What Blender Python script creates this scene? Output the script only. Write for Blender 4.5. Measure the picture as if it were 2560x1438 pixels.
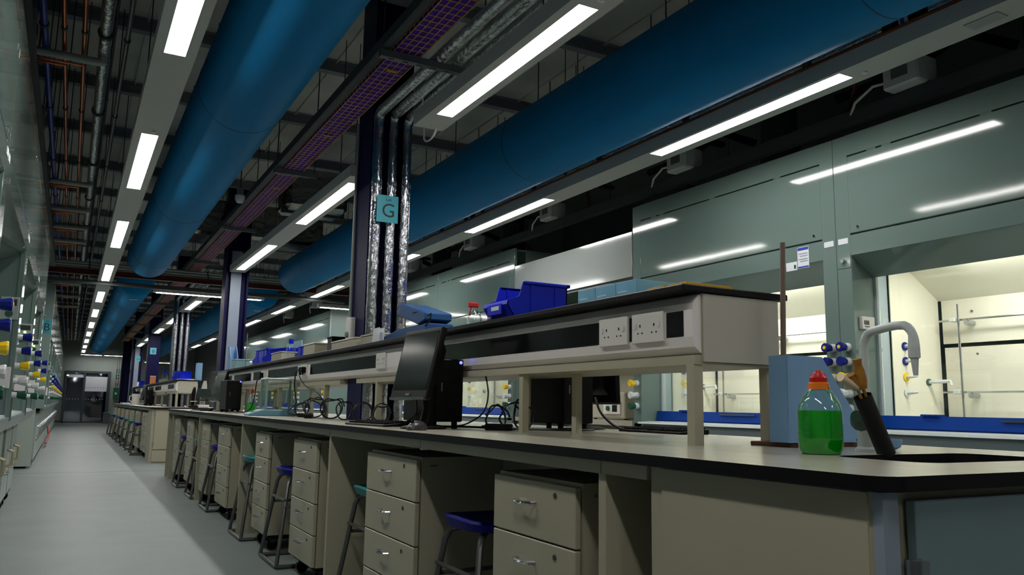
import bpy, bmesh, math, random
from mathutils import Vector, Matrix
random.seed(7)
for o in list(bpy.data.objects): bpy.data.objects.remove(o, do_unlink=True)
S = bpy.context.scene
COL = S.collection
PI = math.pi

# ------------------------------------------------------------------ camera
YAW, PITCH, ROLL = .496788, .1469287, .0165681
cy, sy, cp, sp = math.cos(YAW), math.sin(YAW), math.cos(PITCH), math.sin(PITCH)
fwd = Vector((sy*cp, cy*cp, sp)); rgt = Vector((cy, -sy, 0)); upv = rgt.cross(fwd)
r2 = math.cos(ROLL)*rgt + math.sin(ROLL)*upv
u2 = -math.sin(ROLL)*rgt + math.cos(ROLL)*upv
cam = bpy.data.cameras.new('camera'); cam.sensor_width = 36; cam.lens = 2013.37/2560*36
cam.clip_start = .02; cam.clip_end = 200
co = bpy.data.objects.new('camera', cam); COL.objects.link(co)
mw = Matrix.Identity(4)
for i in range(3):
    mw[i][0] = r2[i]; mw[i][1] = u2[i]; mw[i][2] = -fwd[i]
mw[0][3], mw[1][3], mw[2][3] = 0, 0, 1.0
co.matrix_world = mw
S.camera = co

# ------------------------------------------------------------------ world, exposure
w = bpy.data.worlds.new('world'); S.world = w; w.use_nodes = True
w.node_tree.nodes['Background'].inputs[0].default_value = (.02, .03, .06, 1)
w.node_tree.nodes['Background'].inputs[1].default_value = .3
S.view_settings.view_transform = 'Standard'
try: S.view_settings.look = 'None'
except Exception: pass
S.view_settings.gamma = 1
S.view_settings.use_curve_mapping = False
S.view_settings.exposure = 1.65
LUM = 13.0          # luminous panels of the ceiling luminaires
HOODLUM = 9.0       # lamps inside the fume hoods

# ------------------------------------------------------------------ materials
def lin(c):
    return tuple(((v/255)/12.92 if v/255 <= .04045 else ((v/255+.055)/1.055)**2.4) for v in c)
MATS = {}
def mat(name, rgb, rough=.5, metal=0.0, noise=0.0, nscale=6.0, bump=0.0, bscale=20.0, spec=.5, trans=0.0, stretch=None, coat=0.0):
    if name in MATS: return MATS[name]
    m = bpy.data.materials.new(name); m.use_nodes = True
    nt = m.node_tree; b = nt.nodes['Principled BSDF']
    c = lin(rgb)
    b.inputs['Base Color'].default_value = (*c, 1)
    b.inputs['Roughness'].default_value = rough
    b.inputs['Metallic'].default_value = metal
    b.inputs['Specular IOR Level'].default_value = spec
    b.inputs['Transmission Weight'].default_value = trans
    b.inputs['Coat Weight'].default_value = coat
    tc = nt.nodes.new('ShaderNodeTexCoord'); src = tc.outputs['Object']
    if stretch:
        mp = nt.nodes.new('ShaderNodeMapping'); mp.inputs['Scale'].default_value = stretch
        nt.links.new(src, mp.inputs[0]); src = mp.outputs[0]
    if noise > 0:
        n = nt.nodes.new('ShaderNodeTexNoise'); n.inputs['Scale'].default_value = nscale; n.inputs['Detail'].default_value = 4
        nt.links.new(src, n.inputs['Vector'])
        r = nt.nodes.new('ShaderNodeValToRGB')
        r.color_ramp.elements[0].position = .3; r.color_ramp.elements[1].position = .7
        r.color_ramp.elements[0].color = (*[v*(1-noise) for v in c], 1)
        r.color_ramp.elements[1].color = (*[min(1, v*(1+noise)) for v in c], 1)
        nt.links.new(n.outputs['Fac'], r.inputs[0]); nt.links.new(r.outputs[0], b.inputs['Base Color'])
    if bump > 0:
        n = nt.nodes.new('ShaderNodeTexNoise'); n.inputs['Scale'].default_value = bscale; n.inputs['Detail'].default_value = 3
        nt.links.new(src, n.inputs['Vector'])
        bp = nt.nodes.new('ShaderNodeBump'); bp.inputs['Strength'].default_value = bump; bp.inputs['Distance'].default_value = .02
        nt.links.new(n.outputs['Fac'], bp.inputs['Height']); nt.links.new(bp.outputs[0], b.inputs['Normal'])
    MATS[name] = m
    return m
def emit(name, rgb, strength):
    if name in MATS: return MATS[name]
    m = bpy.data.materials.new(name); m.use_nodes = True
    nt = m.node_tree; nt.nodes.clear()
    e = nt.nodes.new('ShaderNodeEmission'); o = nt.nodes.new('ShaderNodeOutputMaterial')
    e.inputs[0].default_value = (*rgb, 1); e.inputs[1].default_value = strength
    nt.links.new(e.outputs[0], o.inputs[0]); MATS[name] = m
    return m
def pane(name, tint, gloss=.08, rough=.02):
    if name in MATS: return MATS[name]
    m = bpy.data.materials.new(name); m.use_nodes = True
    nt = m.node_tree; nt.nodes.clear()
    t = nt.nodes.new('ShaderNodeBsdfTransparent'); t.inputs[0].default_value = (*tint, 1)
    g = nt.nodes.new('ShaderNodeBsdfGlossy'); g.inputs['Roughness'].default_value = rough
    g.inputs[0].default_value = (.9, .95, .95, 1)
    lw = nt.nodes.new('ShaderNodeLayerWeight'); lw.inputs[0].default_value = .25
    ma = nt.nodes.new('ShaderNodeMath'); ma.operation = 'MULTIPLY_ADD'
    ma.inputs[1].default_value = .6; ma.inputs[2].default_value = gloss
    mx = nt.nodes.new('ShaderNodeMixShader'); o = nt.nodes.new('ShaderNodeOutputMaterial')
    nt.links.new(lw.outputs['Fresnel'], ma.inputs[0]); nt.links.new(ma.outputs[0], mx.inputs[0])
    nt.links.new(t.outputs[0], mx.inputs[1]); nt.links.new(g.outputs[0], mx.inputs[2]); nt.links.new(mx.outputs[0], o.inputs[0])
    MATS[name] = m
    return m

FLOOR = mat('floor_vinyl', (120, 130, 128), .5, spec=.3, noise=.06, nscale=2.5, bump=.02, bscale=150)
HOOD = mat('hood_enamel', (106, 125, 120), .07, noise=.02, nscale=1.2, bump=.03, bscale=1.3, spec=.45)
HOODW = mat('hood_cabinet_white', (150, 164, 158), .35, noise=.03, nscale=3)
STATION = mat('station_panel', (150, 156, 154), .10, bump=.04, bscale=1.4, spec=.6)
LINER = mat('hood_liner', (224, 219, 204), .45, noise=.03, nscale=5)
CREAM = mat('cream_laminate', (168, 164, 143), .42, noise=.03, nscale=4)
WHITEL = mat('white_trunking', (232, 227, 226), .28)
TOPM = mat('worktop_laminate', (170, 167, 152), .24, noise=.05, nscale=14, bump=.01, bscale=90)
EDGE = mat('black_edge', (12, 11, 15), .45, spec=.2)
BLACK = mat('black_plastic', (7, 7, 8), .4, bump=.03, bscale=200, spec=.2)
BLACKM = mat('black_matte', (10, 10, 11), .7, spec=.2)
SCREEN = mat('lcd_glass', (18, 20, 20), .12, spec=.6)
STEEL = mat('brushed_steel', (186, 188, 192), .25, metal=1)
TUBEST = mat('grey_painted_tube', (96, 98, 98), .35, metal=.6)
CHROME = mat('chrome', (210, 212, 220), .12, metal=1)
NAVY = mat('navy_column_paint', (12, 14, 62), .5, noise=.08, nscale=3, spec=.15)
FOIL = mat('foil_lagging', (176, 178, 184), .22, metal=1, bump=.5, bscale=28, stretch=(1, 1, .55))
FOILY = mat('foil_lagging_run', (206, 210, 208), .27, metal=.9, bump=.7, bscale=30)
FOILD = mat('foil_duct_wrap', (150, 150, 148), .25, metal=1, bump=1.0, bscale=7)
DUCT = mat('blue_duct_fabric', (0, 116, 172), .6, noise=.05, nscale=1.5, bump=.06, bscale=2.2, spec=.12)
DUCTSEAM = mat('blue_duct_seam', (0, 60, 100), .6)
COPPER = mat('copper_pipe', (190, 104, 62), .28, metal=1)
BLUEP = mat('blue_pipe', (18, 58, 150), .4)
GALV = mat('galvanised_strut', (110, 117, 120), .5, metal=.4)
GALVD = mat('dark_strut', (62, 67, 70), .6, metal=.2)
CEIL = mat('metal_deck', (196, 198, 190), .8, noise=.12, nscale=2, spec=.2)
BEAM = mat('steel_beam', (132, 137, 144), .7)
LIGHTBODY = mat('luminaire_body', (176, 178, 172), .45)
TRAYBACK = mat('cable_purple', (74, 30, 150), .6, noise=.25, nscale=30, spec=.2)
MESHY = mat('basket_wire', (224, 170, 76), .4, metal=.2)
INSUL = mat('white_pipe_lagging', (170, 176, 172), .55)
REDB = mat('red_oxide_beam', (86, 34, 22), .6)
SASHBLUE = mat('sash_blue', (2, 60, 150), .4, spec=.2)
KBLUE = mat('knob_blue', (12, 28, 120), .4, spec=.25)
KYEL = mat('knob_yellow', (232, 196, 20), .35)
KGRN = mat('knob_green', (10, 74, 52), .4)
KWHT = mat('knob_white', (208, 212, 212), .35)
WPLAST = mat('white_plastic', (214, 212, 208), .35)
BINBLUE = mat('bin_blue', (0, 34, 196), .4, bump=.02, bscale=60, spec=.2)
SEATB = mat('stool_blue', (8, 16, 124), .45, spec=.2)
SEATT = mat('stool_teal', (0, 128, 132), .4)
FILEB = mat('file_blue', (122, 162, 200), .55, noise=.04, nscale=8)
GLOVE = mat('glove_box_blue', (120, 182, 214), .5, noise=.12, nscale=9)
GLOVET = mat('glove_box_print', (206, 228, 240), .5)
YELB = mat('yellow_card', (206, 160, 16), .55)
SLATE = mat('slate_blue_case', (40, 80, 130), .45, spec=.2)
SLATED = mat('slate_blue_dark', (12, 50, 140), .4)
WOODB = mat('brown_wood', (96, 62, 40), .55, noise=.3, nscale=20)
RODM = mat('brown_rod', (124, 108, 96), .4)
TAPM = mat('tap_white', (196, 206, 206), .3)
FOAM = mat('black_foam', (20, 21, 22), .85, bump=.1, bscale=120)
BRISTLE = mat('brown_bristle', (150, 104, 30), .8, noise=.3, nscale=60)
LIQ = mat('green_liquid', (6, 190, 26), .12, trans=.2)
REDC = mat('red_cap', (190, 18, 24), .4)
ORNG = mat('orange_collar', (226, 120, 20), .4)
CABLE = mat('black_cable', (14, 13, 16), .45)
SIGN = mat('sign_cyan', (70, 172, 190), .25, spec=.6)
INK = mat('sign_ink', (10, 20, 24), .5)
INKB = mat('blue_print', (24, 40, 140), .5)
PAPER = mat('paper_white', (214, 220, 226), .5)
WALLM = mat('painted_wall', (146, 156, 152), .7, noise=.03, nscale=2)
WALLD = mat('dark_void_wall', (120, 124, 122), .8)
DOORF = mat('door_frame_grey', (66, 74, 80), .45)
REFLDOT = mat('reflection_and_dots', (226, 230, 240), .5)  # pale colour painting the door glass reflection; also used for the dots
CORVIOLET = mat('corridor_violet', (30, 18, 84), .6, noise=.3, nscale=1.5)  # violet-blue hue set as base colour of corridor wall, ceiling and seat
CORBLUE = mat('corridor_blue', (26, 66, 160), .3)  # blue hue set as base colour of the corridor floor
GREENS = mat('sign_green', (0, 92, 60), .45)
EXTRED = mat('red_hose', (160, 20, 26), .45)
BINGREY = mat('grey_bin', (110, 122, 128), .5)
GLASS = pane('sash_glass', (.95, .98, .97), .03)
CLEAR = pane('clear_bottle', (.94, .97, .96), .05, .06)
DOORG = pane('door_glass', (.62, .66, .8), .12, .03)
LAMP = emit('luminous_panel', (1, .97, .92), LUM)
HLAMP = emit('hood_lamp', (1, .97, .88), HOODLUM)
LEDB = emit('blue_led', (.05, .05, 1), 3.0)
LEDG = emit('green_led', (.4, 1, .1), 2.0)

# ------------------------------------------------------------------ mesh helpers
class MB:
    def __init__(s): s.v = []; s.f = []
    def add(s, vs, fs):
        k = len(s.v); s.v += [tuple(p) for p in vs]; s.f += [tuple(k+i for i in f) for f in fs]; return s
    def box(s, x0, x1, y0, y1, z0, z1):
        x0, x1 = min(x0, x1), max(x0, x1); y0, y1 = min(y0, y1), max(y0, y1); z0, z1 = min(z0, z1), max(z0, z1)
        return s.add([(x0,y0,z0),(x1,y0,z0),(x1,y1,z0),(x0,y1,z0),(x0,y0,z1),(x1,y0,z1),(x1,y1,z1),(x0,y1,z1)],
                     [(0,3,2,1),(4,5,6,7),(0,1,5,4),(1,2,6,5),(2,3,7,6),(3,0,4,7)])
    def prism(s, poly, a, b, axis='y'):
        # poly of 2-D points in the plane across the axis
        n = len(poly)
        def P(p, t):
            return {'y': (p[0], t, p[1]), 'x': (t, p[0], p[1]), 'z': (p[0], p[1], t)}[axis]
        vs = [P(p, a) for p in poly] + [P(p, b) for p in poly]
        return s.add(vs, [tuple(range(n)), tuple(range(2*n-1, n-1, -1))] + [(i, (i+1) % n, n+(i+1) % n, n+i) for i in range(n)])
    def tube(s, path, r, n=8, closed=False, caps=True):
        pts = [Vector(p) for p in path]; m = len(pts)
        rr = r if isinstance(r, (list, tuple)) else [r]*m
        tans = []
        for i in range(m):
            a = pts[i-1] if (i > 0 or closed) else pts[i]
            b = pts[(i+1) % m] if (i < m-1 or closed) else pts[i]
            t = (b-a); tans.append(t.normalized() if t.length > 1e-9 else Vector((0, 0, 1)))
        ref = Vector((0, 0, 1)) if abs(tans[0].z) < .9 else Vector((1, 0, 0))
        nrm = tans[0].cross(ref).normalized()
        vs = []
        for i in range(m):
            t = tans[i]
            nrm = (nrm - t*nrm.dot(t)).normalized()
            bn = t.cross(nrm)
            for k in range(n):
                a = 2*PI*k/n
                vs.append(pts[i] + (nrm*math.cos(a)+bn*math.sin(a))*rr[i])
        fs = []
        for i in range(m if closed else m-1):
            j = (i+1) % m
            for k in range(n):
                fs.append((i*n+k, i*n+(k+1) % n, j*n+(k+1) % n, j*n+k))
        if caps and not closed:
            fs.append(tuple(range(n-1, -1, -1))); fs.append(tuple((m-1)*n+k for k in range(n)))
        return s.add(vs, fs)
    def cyl(s, a, b, r, n=12, r1=None):
        return s.tube([a, b], [r, r if r1 is None else r1], n)
    def lathe(s, prof, c=(0, 0, 0), n=16, axis='z'):
        vs = []; m = len(prof)
        for (r, h) in prof:
            for k in range(n):
                a = 2*PI*k/n; x, y = r*math.cos(a), r*math.sin(a)
                p = {'z': (x, y, h), 'y': (x, h, y), 'x': (h, x, y)}[axis]
                vs.append((c[0]+p[0], c[1]+p[1], c[2]+p[2]))
        fs = []
        for i in range(m-1):
            for k in range(n):
                fs.append((i*n+k, i*n+(k+1) % n, (i+1)*n+(k+1) % n, (i+1)*n+k))
        fs.append(tuple(range(n-1, -1, -1))); fs.append(tuple((m-1)*n+k for k in range(n)))
        return s.add(vs, fs)
    def rot(s, axis, ang, c=(0, 0, 0)):
        R = Matrix.Rotation(ang, 3, axis); c = Vector(c)
        s.v = [tuple(R @ (Vector(p)-c)+c) for p in s.v]; return s
    def move(s, d):
        s.v = [(p[0]+d[0], p[1]+d[1], p[2]+d[2]) for p in s.v]; return s
    def build(s, name, m, parent=None, smooth=False, bevel=0, seg=1, world=False):
        me = bpy.data.meshes.new(name)
        vs = s.v
        if parent is not None and not world: pass
        if world and parent is not None:
            l = wloc(parent); vs = [(p[0]-l[0], p[1]-l[1], p[2]-l[2]) for p in vs]
        me.from_pydata(vs, [], s.f)
        bm = bmesh.new(); bm.from_mesh(me)
        bmesh.ops.remove_doubles(bm, verts=bm.verts, dist=1e-6)
        bmesh.ops.recalc_face_normals(bm, faces=bm.faces)
        if bevel:
            es = [e for e in bm.edges if len(e.link_faces) == 2 and e.calc_face_angle(0) > .5]
            bmesh.ops.bevel(bm, geom=es, offset=bevel, segments=seg, affect='EDGES', profile=.5, clamp_overlap=True)
        if smooth:
            for f in bm.faces: f.smooth = True
            for e in bm.edges:
                if len(e.link_faces) == 2 and e.calc_face_angle(0) > .7: e.smooth = False
        bm.to_mesh(me); bm.free()
        me.materials.append(m)
        o = bpy.data.objects.new(name, me); COL.objects.link(o)
        if parent is not None: o.parent = parent
        return o
def wloc(o):
    l = Vector(o.location)
    while o.parent is not None:
        o = o.parent; l = l + Vector(o.location)
    return l
def B(*a): return MB().box(*a)
def tag(o, label, cat, group=None, kind=None):
    if label: o['label'] = label
    if cat: o['category'] = cat
    if group: o['group'] = group
    if kind: o['kind'] = kind
    return o
def thing(name, label, cat, loc=(0, 0, 0), rz=0, group=None):
    o = bpy.data.objects.new(name, None); COL.objects.link(o)
    o.location = loc; o.rotation_euler = (0, 0, rz); o.empty_display_size = .1
    return tag(o, label, cat, group)
def copy_tree(o, parent=None):
    c = o.copy(); COL.objects.link(c); c.parent = parent
    for ch in list(o.children): copy_tree(ch, c)
    return c
def dup(root, loc, rz=None, label=None):
    c = copy_tree(root); c.location = loc
    if rz is not None: c.rotation_euler = (0, 0, rz)
    if label: c['label'] = label
    return c
def text(name, body, size, m, parent, loc, rot, extrude=.0005, ax='CENTER'):
    cu = bpy.data.curves.new(name, 'FONT'); cu.body = body; cu.size = size; cu.extrude = extrude
    cu.align_x = ax; cu.align_y = 'CENTER'; cu.resolution_u = 3
    t = bpy.data.objects.new(name, cu); COL.objects.link(t)
    bpy.context.view_layer.update()
    me = bpy.data.meshes.new_from_object(t.evaluated_get(bpy.context.evaluated_depsgraph_get()))
    bpy.data.objects.remove(t, do_unlink=True)
    me.materials.clear(); me.materials.append(m); me.name = name
    o = bpy.data.objects.new(name, me); COL.objects.link(o)
    o.parent = parent; o.location = loc; o.rotation_euler = rot
    return o
def struct(name, mb, m, **k):
    o = mb.build(name, m, **k); o['kind'] = 'structure'; return o
ORD = ['first', 'second', 'third', 'fourth', 'fifth', 'sixth', 'seventh', 'eighth', 'ninth', 'tenth', 'eleventh', 'twelfth', 'thirteenth', 'fourteenth', 'fifteenth', 'sixteenth']
def arc(c, r, a0, a1, n, plane='xz'):
    out = []
    for i in range(n+1):
        a = a0+(a1-a0)*i/n; u, v = r*math.cos(a), r*math.sin(a)
        out.append({'xz': (c[0]+u, c[1], c[2]+v), 'yz': (c[0], c[1]+u, c[2]+v), 'xy': (c[0]+u, c[1]+v, c[2])}[plane])
    return out

# ------------------------------------------------------------------ room dimensions
XL, XR = -.31, 4.0         # hood faces
XC = 1.82                  # bench centre line
BT = .895                  # worktop height
HOODTOP = 2.66
YEND = 40.0
YF = -5.0
CZ = 3.95
# ================================================================== STRUCTURE
fl = struct('floor', B(-1.6, 5.4, YF, YEND+.2, -.1, 0), FLOOR)
for k, y in enumerate([4.9, 12.9, 21, 30]):
    B(-1.3, 5.0, y-.004, y+.004, 0, .001).build('floor_seam', mat('floor_weld', (92, 102, 102), .5), fl)
ce = struct('ceiling', B(-1.6, 5.4, YF, YEND+.2, CZ, CZ+.15), CEIL)
yb = 6.60-1.46*7
while yb < YEND:
    MB().prism([(-.04, .04), (.04, .04), (.04, .05), (.006, .05), (.006, .14), (.04, .14), (.04, .152), (-.04, .152), (-.04, .14), (-.006, .14), (-.006, .05), (-.04, .05)], -1.3, 5.0, 'x').move((0, yb, 3.8)).build('beam', BEAM, ce)
    yb += 1.46
# ribs of the metal deck, run along the hall
xr = -1.2
while xr < 5.0:
    MB().prism([(-.008, .03), (.008, .03), (.006, .012), (-.006, .012)], YF, YEND, 'y').move((xr, 0, CZ-.03)).build('deck_rib', CEIL, ce)
    xr += .3
struct('wall_left', B(-1.5, -1.3, YF, YEND+.2, 0, CZ), WALLD)
struct('wall_right', B(5.0, 5.2, YF, YEND+.2, 0, CZ), WALLD)
struct('wall_front', B(-1.5, 5.2, YF-.2, YF, 0, CZ), WALLM)
DX0, DX1, DZ = -.21, 1.55, 2.24
wb = struct('wall_back', B(-1.5, DX0, YEND, YEND+.2, 0, CZ).box(DX1, 5.2, YEND, YEND+.2, 0, CZ).box(DX0, DX1, YEND, YEND+.2, DZ, CZ), WALLM)
B(-1.3, DX0-.02, YEND-.015, YEND, 0, .1).build('skirting', DOORF, wb)
B(DX1+.02, 5.0, YEND-.015, YEND, 0, .1).build('skirting', DOORF, wb)
# glazed double door
d = bpy.data.objects.new('door_1', None); COL.objects.link(d); d.location = (DX0, YEND, 0); d['kind'] = 'structure'
W = DX1-DX0
B(0, W, -.06, .12, DZ-.1, DZ).box(0, .07, -.06, .12, 0, DZ-.1).box(W-.12, W, -.06, .12, 0, DZ-.1).box(0, W, -.06, .12, 0, .06).build('door_frame', DOORF, d)
B(.70, .79, -.05, .09, .06, DZ-.1).build('door_stile', DOORF, d)
for (a, b) in ((.07, .70), (.79, W-.12)):
    g = B(a, b, .01, .02, .06, DZ-.1).build('door_pane', DOORG, d)
    B(a, b, .004, .009, 1.36, 2.0 if a > .5 else 1.98).build('reflection_band', REFLDOT, g) if a > .5 else B(a, b, .004, .009, 1.95, 2.13).build('reflection_band', REFLDOT, g)  # reflection on the door glass, built as pale bands on the panes
    dots = int((b-a)/.11)
    for zrow in ((1.52, 1.02) if a > .5 else (1.02,)):
        for i in range(dots):
            MB().cyl((a+.06+i*.11, .001, zrow), (a+.06+i*.11, .004, zrow), .017, 8).build('dot', DOORF if zrow > 1.2 else REFLDOT, g)
# corridor beyond the door
struct('floor_corridor', B(-1.5, 3.0, YEND+.2, YEND+5, -.1, 0), CORBLUE)
struct('wall_corridor', B(-1.5, 3.0, YEND+4.8, YEND+5, 0, 3), CORVIOLET)
struct('ceiling_corridor', B(-1.5, 3.0, YEND+.2, YEND+5, 2.9, 3), CORVIOLET)
ob = thing('corridor_bench', 'purple framed bench standing in the corridor beyond the glass door', 'bench', (.1, YEND+2.5, 0))
B(-.2, .9, -.2, .2, .42, .48).build('seat', CORVIOLET, ob)
for (x, y) in ((-.15, -.15), (.85, -.15), (-.15, .15), (.85, .15)):
    MB().cyl((x, y, 0), (x*.8, y, .42), .025, 8).build('leg', mat('violet_metal', (84, 40, 190), .4), ob)

# ================================================================== COLUMNS
CY = [5.17+5.85*k for k in range(-1, 6)]
def column(y, i):
    lab = {0: 'navy steel column beside the near end of the bench', 1: 'navy steel column with three foil pipes and the G sign',
           2: 'navy steel column with a pale grey board in its recess, beside the far monitor', 3: 'navy steel column with foil pipes rising behind the blue bins of the second bench',
           4: 'navy steel column with a flat face carrying a small cyan sign', 5: 'navy steel column with a pale board and a faint cyan sign near the end wall',
           6: 'slim navy steel column standing nearest the end wall'}[i]
    t = thing('steel_column', lab, 'column', (XC+.01, y, 0), 0, None)
    w2, dp = .145, .30
    B(-w2, -w2+.022, 0, dp, 0, CZ).build('flange', NAVY, t)
    B(w2-.022, w2, 0, dp, 0, CZ).build('flange', NAVY, t)
    B(-w2+.022, w2-.022, dp*.5, dp*.5+.02, 0, CZ).build('web', NAVY, t)
    if i in (2, 5): B(-.075, .06, .06, .14, BT, 3.0).build('board', mat('column_board', (128, 140, 158), .5), t)
    if i == 4: B(-w2+.022, w2-.022, .01, .03, BT, CZ).build('cover_plate', NAVY, t)
    if i == 1: MB().tube([(-w2-.012, dp-.02, BT+.45), (-w2-.012, dp-.02, 3.0)], .011, 8).build('conduit', mat('pale_conduit', (150, 162, 158), .4), t, smooth=True)
    return t
cols = [column(y, i) for i, y in enumerate(CY)]

# ================================================================== WORKTOPS with holes
def rrect(x0, x1, y0, y1, r, n=5):
    pts = []
    for (cx, cyy, a0) in ((x1-r, y1-r, 0), (x0+r, y1-r, PI/2), (x0+r, y0+r, PI), (x1-r, y0+r, 1.5*PI)):
        for k in range(n+1):
            a = a0+PI/2*k/n; pts.append((cx+r*math.cos(a), cyy+r*math.sin(a)))
    return pts
def slab(name, outer, holes, z0, z1, m_top, m_edge, parent):
    bm = bmesh.new()
    def loop(pts):
        vs = [bm.verts.new((p[0], p[1], z1)) for p in pts]
        return [bm.edges.new((vs[i], vs[(i+1) % len(vs)])) for i in range(len(vs))]
    es = loop(outer)
    for h in holes: es += loop(h)
    bmesh.ops.triangle_fill(bm, use_beauty=True, use_dissolve=False, edges=es)
    top = list(bm.faces)
    r = bmesh.ops.extrude_face_region(bm, geom=top)
    bmesh.ops.translate(bm, verts=[v for v in r['geom'] if isinstance(v, bmesh.types.BMVert)], vec=(0, 0, z0-z1))
    bmesh.ops.recalc_face_normals(bm, faces=bm.faces)
    for f in bm.faces: f.material_index = 0 if f.normal.z > .5 else 1
    me = bpy.data.meshes.new(name); bm.to_mesh(me); bm.free()
    me.materials.append(m_top); me.materials.append(m_edge)
    o = bpy.data.objects.new(name, me); COL.objects.link(o); o.parent = parent
    return o
BX0, BX1 = 1.19, 2.45
B1A, B1B = .895, 12.0
B2A, B2B = 14.45, 27.6
SINK = (1.62, 2.15, 1.11, 1.375)
def colhole(y): return [(XC-.15, y-.02), (XC+.17, y-.02), (XC+.17, y+.32), (XC-.15, y+.32)]
t = slab('worktop', rrect(BX0, BX1, B1A, B1B, .05), [rrect(*SINK, .06), colhole(CY[1]), colhole(CY[2])], BT-.026, BT, TOPM, EDGE, None)
tag(t, 'long speckled grey worktop with black edge and sink cut-out', 'worktop')
t = slab('worktop', rrect(BX0, BX1, B2A, B2B, .05), [colhole(CY[3]), colhole(CY[4])], BT-.026, BT, TOPM, EDGE, None)
tag(t, 'grey worktop of the bench beyond the cross aisle', 'worktop')
# sink bowl
sk = thing('sink', 'black rectangular sink bowl let into the worktop', 'sink', (SINK[0], SINK[2], BT-.2))
sx, syy = SINK[1]-SINK[0], SINK[3]-SINK[2]
bw = MB()
inn = rrect(.002, sx-.002, .002, syy-.002, .058); nn = len(inn)
bw.add([(p[0], p[1], .196) for p in inn]+[(p[0], p[1], .0) for p in inn], [(i, (i+1) % nn, nn+(i+1) % nn, nn+i) for i in range(nn)]+[tuple(range(nn, 2*nn))])
bw.build('bowl', mat('sink_resin', (14, 14, 16), .35), sk)
MB().cyl((sx/2, syy/2, .001), (sx/2, syy/2, .006), .03, 14).build('waste', STEEL, sk)

# ================================================================== BENCH FRAMES, CUPBOARDS, PEDESTALS
def bench_frame(ya, yb, joints, panels, label):
    t = thing('bench_frame', label, 'bench', (XC, ya, 0))
    for y in panels:
        B(1.215-XC, 2.42-XC, y-.016-ya, y+.016-ya, 0, .834).build('end_panel', CREAM, t)
    js = sorted(joints)
    for a, b in zip(js[:-1], js[1:]):
        B(1.212-XC, 1.232-XC, a+.004-ya, b-.004-ya, .834, .869).build('apron', CREAM, t)
        B(2.40-XC, 2.42-XC, a+.004-ya, b-.004-ya, .834, .869).build('apron', CREAM, t)
        if a > B1A+.7: B(1.216-XC, 1.24-XC, a-.012-ya, a+.012-ya, .828, .868).build('apron_bracket', WHITEL, t)
    for a, b in zip(panels[:-1], panels[1:]):
        if b-a < .4: continue
        holes = [c for c in CY if a < c+.15 < b]
        B(XC-.19-XC, XC-.175-XC, a+.018-ya, b-.018-ya, .1, .868).build('back_panel', CREAM, t)
        B(XC-.20-XC, XC-.192-XC, a+.018-ya, b-.018-ya, .0, .1).build('plinth', WHITEL, t)
    return t
j1 = [1.55, 1.74, 2.96, 4.2, 5.41, 6.64, 7.86, 9.03, 10.26, 11.5, 11.96]
bench_frame(B1A, B1B, j1, [1.74, 4.2, 6.64, 9.03, 11.5, 11.97], 'cream bench frame with open kneeholes beneath the sink bench')
j2 = [15.2+1.22*k for k in range(11)]
bench_frame(B2A, B2B, j2, [15.2+2.44*k for k in range(6)], 'cream bench frame beneath the worktop beyond the cross aisle')

c = thing('sink_cupboard', 'cream cupboard boxing in the sink at the bench end', 'cupboard', (1.22, .925, 0))
B(0, 1.2, .02, .622, .0, .668).box(0, .02, .02, .622, .668, .866).box(1.18, 1.2, .02, .622, .668, .866).box(0.02, 1.18, .60, .622, .668, .866).box(.02, 1.18, .02, .04, .668, .866).build('carcass', CREAM, c)
B(-.004, 0, .03, .58, .06, .864).build('side_panel', CREAM, c)
B(-.002, .038, 0, .02, .04, .866).build('corner_post', mat('pale_blue_post', (140, 152, 166), .4), c)
EB = mat('end_door_blue', (112, 134, 138), .4, noise=.03)
dd = B(.075, .60, -.006, .014, .06, .85).build('door', EB, c, bevel=.002)
B(.045, .08, -.010, .0, .72, .755).box(.062, .082, -.022, -.008, .722, .752).build('hinge', STEEL, dd)
dd = B(.605, 1.19, -.006, .014, .06, .85).build('door', EB, c, bevel=.002)
MB().tube([(.63, -.006, .5), (.63, -.035, .5), (.63, -.035, .62), (.63, -.006, .62)], .006, 8).build('handle', STEEL, dd, smooth=True)

def pedestal(y0, y1, label, top=.785, group='drawer pedestals under the sink bench', x=1.24, ndr=4, detail=True):
    t = thing('drawer_pedestal', label, 'drawers', (x, y0, 0), 0, None)
    w = y1-y0; z0 = .105
    B(.024, .43, .0, w, z0, top+.008).build('body', CREAM, t)
    h = (top-z0)/ndr
    for k in range(ndr):
        a = z0+h*k
        d = B(0, .02, .004, w-.004, a+.003, a+h-.002).build('drawer_front', CREAM, t, bevel=.0025)
        B(.018, .03, .02, w-.02, a+.012, a+h-.012).build('drawer_box', CREAM, d)
        if detail:
            yc, zc = w*.55, a+h*.60
            MB().tube([(0, yc-.05, zc), (-.018, yc-.045, zc), (-.026, yc-.02, zc-.001), (-.026, yc+.02, zc-.001), (-.018, yc+.045, zc), (0, yc+.05, zc)], [.0055, .0055, .006, .006, .0055, .0055], 8).build('handle', CHROME, d, smooth=True)
            MB().cyl((-.003, w*.22, a+h*.80), (.001, w*.22, a+h*.80), .008, 10).build('lock', GALVD, d)
    B(.03, .42, .02, w-.02, z0-.022, z0).build('base_plate', BLACKM, t)
    for (a, b) in ((.07, .07), (.07, w-.07), (.38, .07), (.38, w-.07)):
        cst = MB().cyl((a, b-.014, .036), (a, b+.014, .036), .036, 12).build('caster', BLACK, t, smooth=True)
        B(a-.012, a+.02, b-.018, b+.018, .05, .086).build('caster_fork', GALVD, cst)
    B(.06, .09, -.001, .0, top-.03, top-.022).build('maker_label', mat('label_grey', (110, 110, 125), .5), t)
    return t
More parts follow.
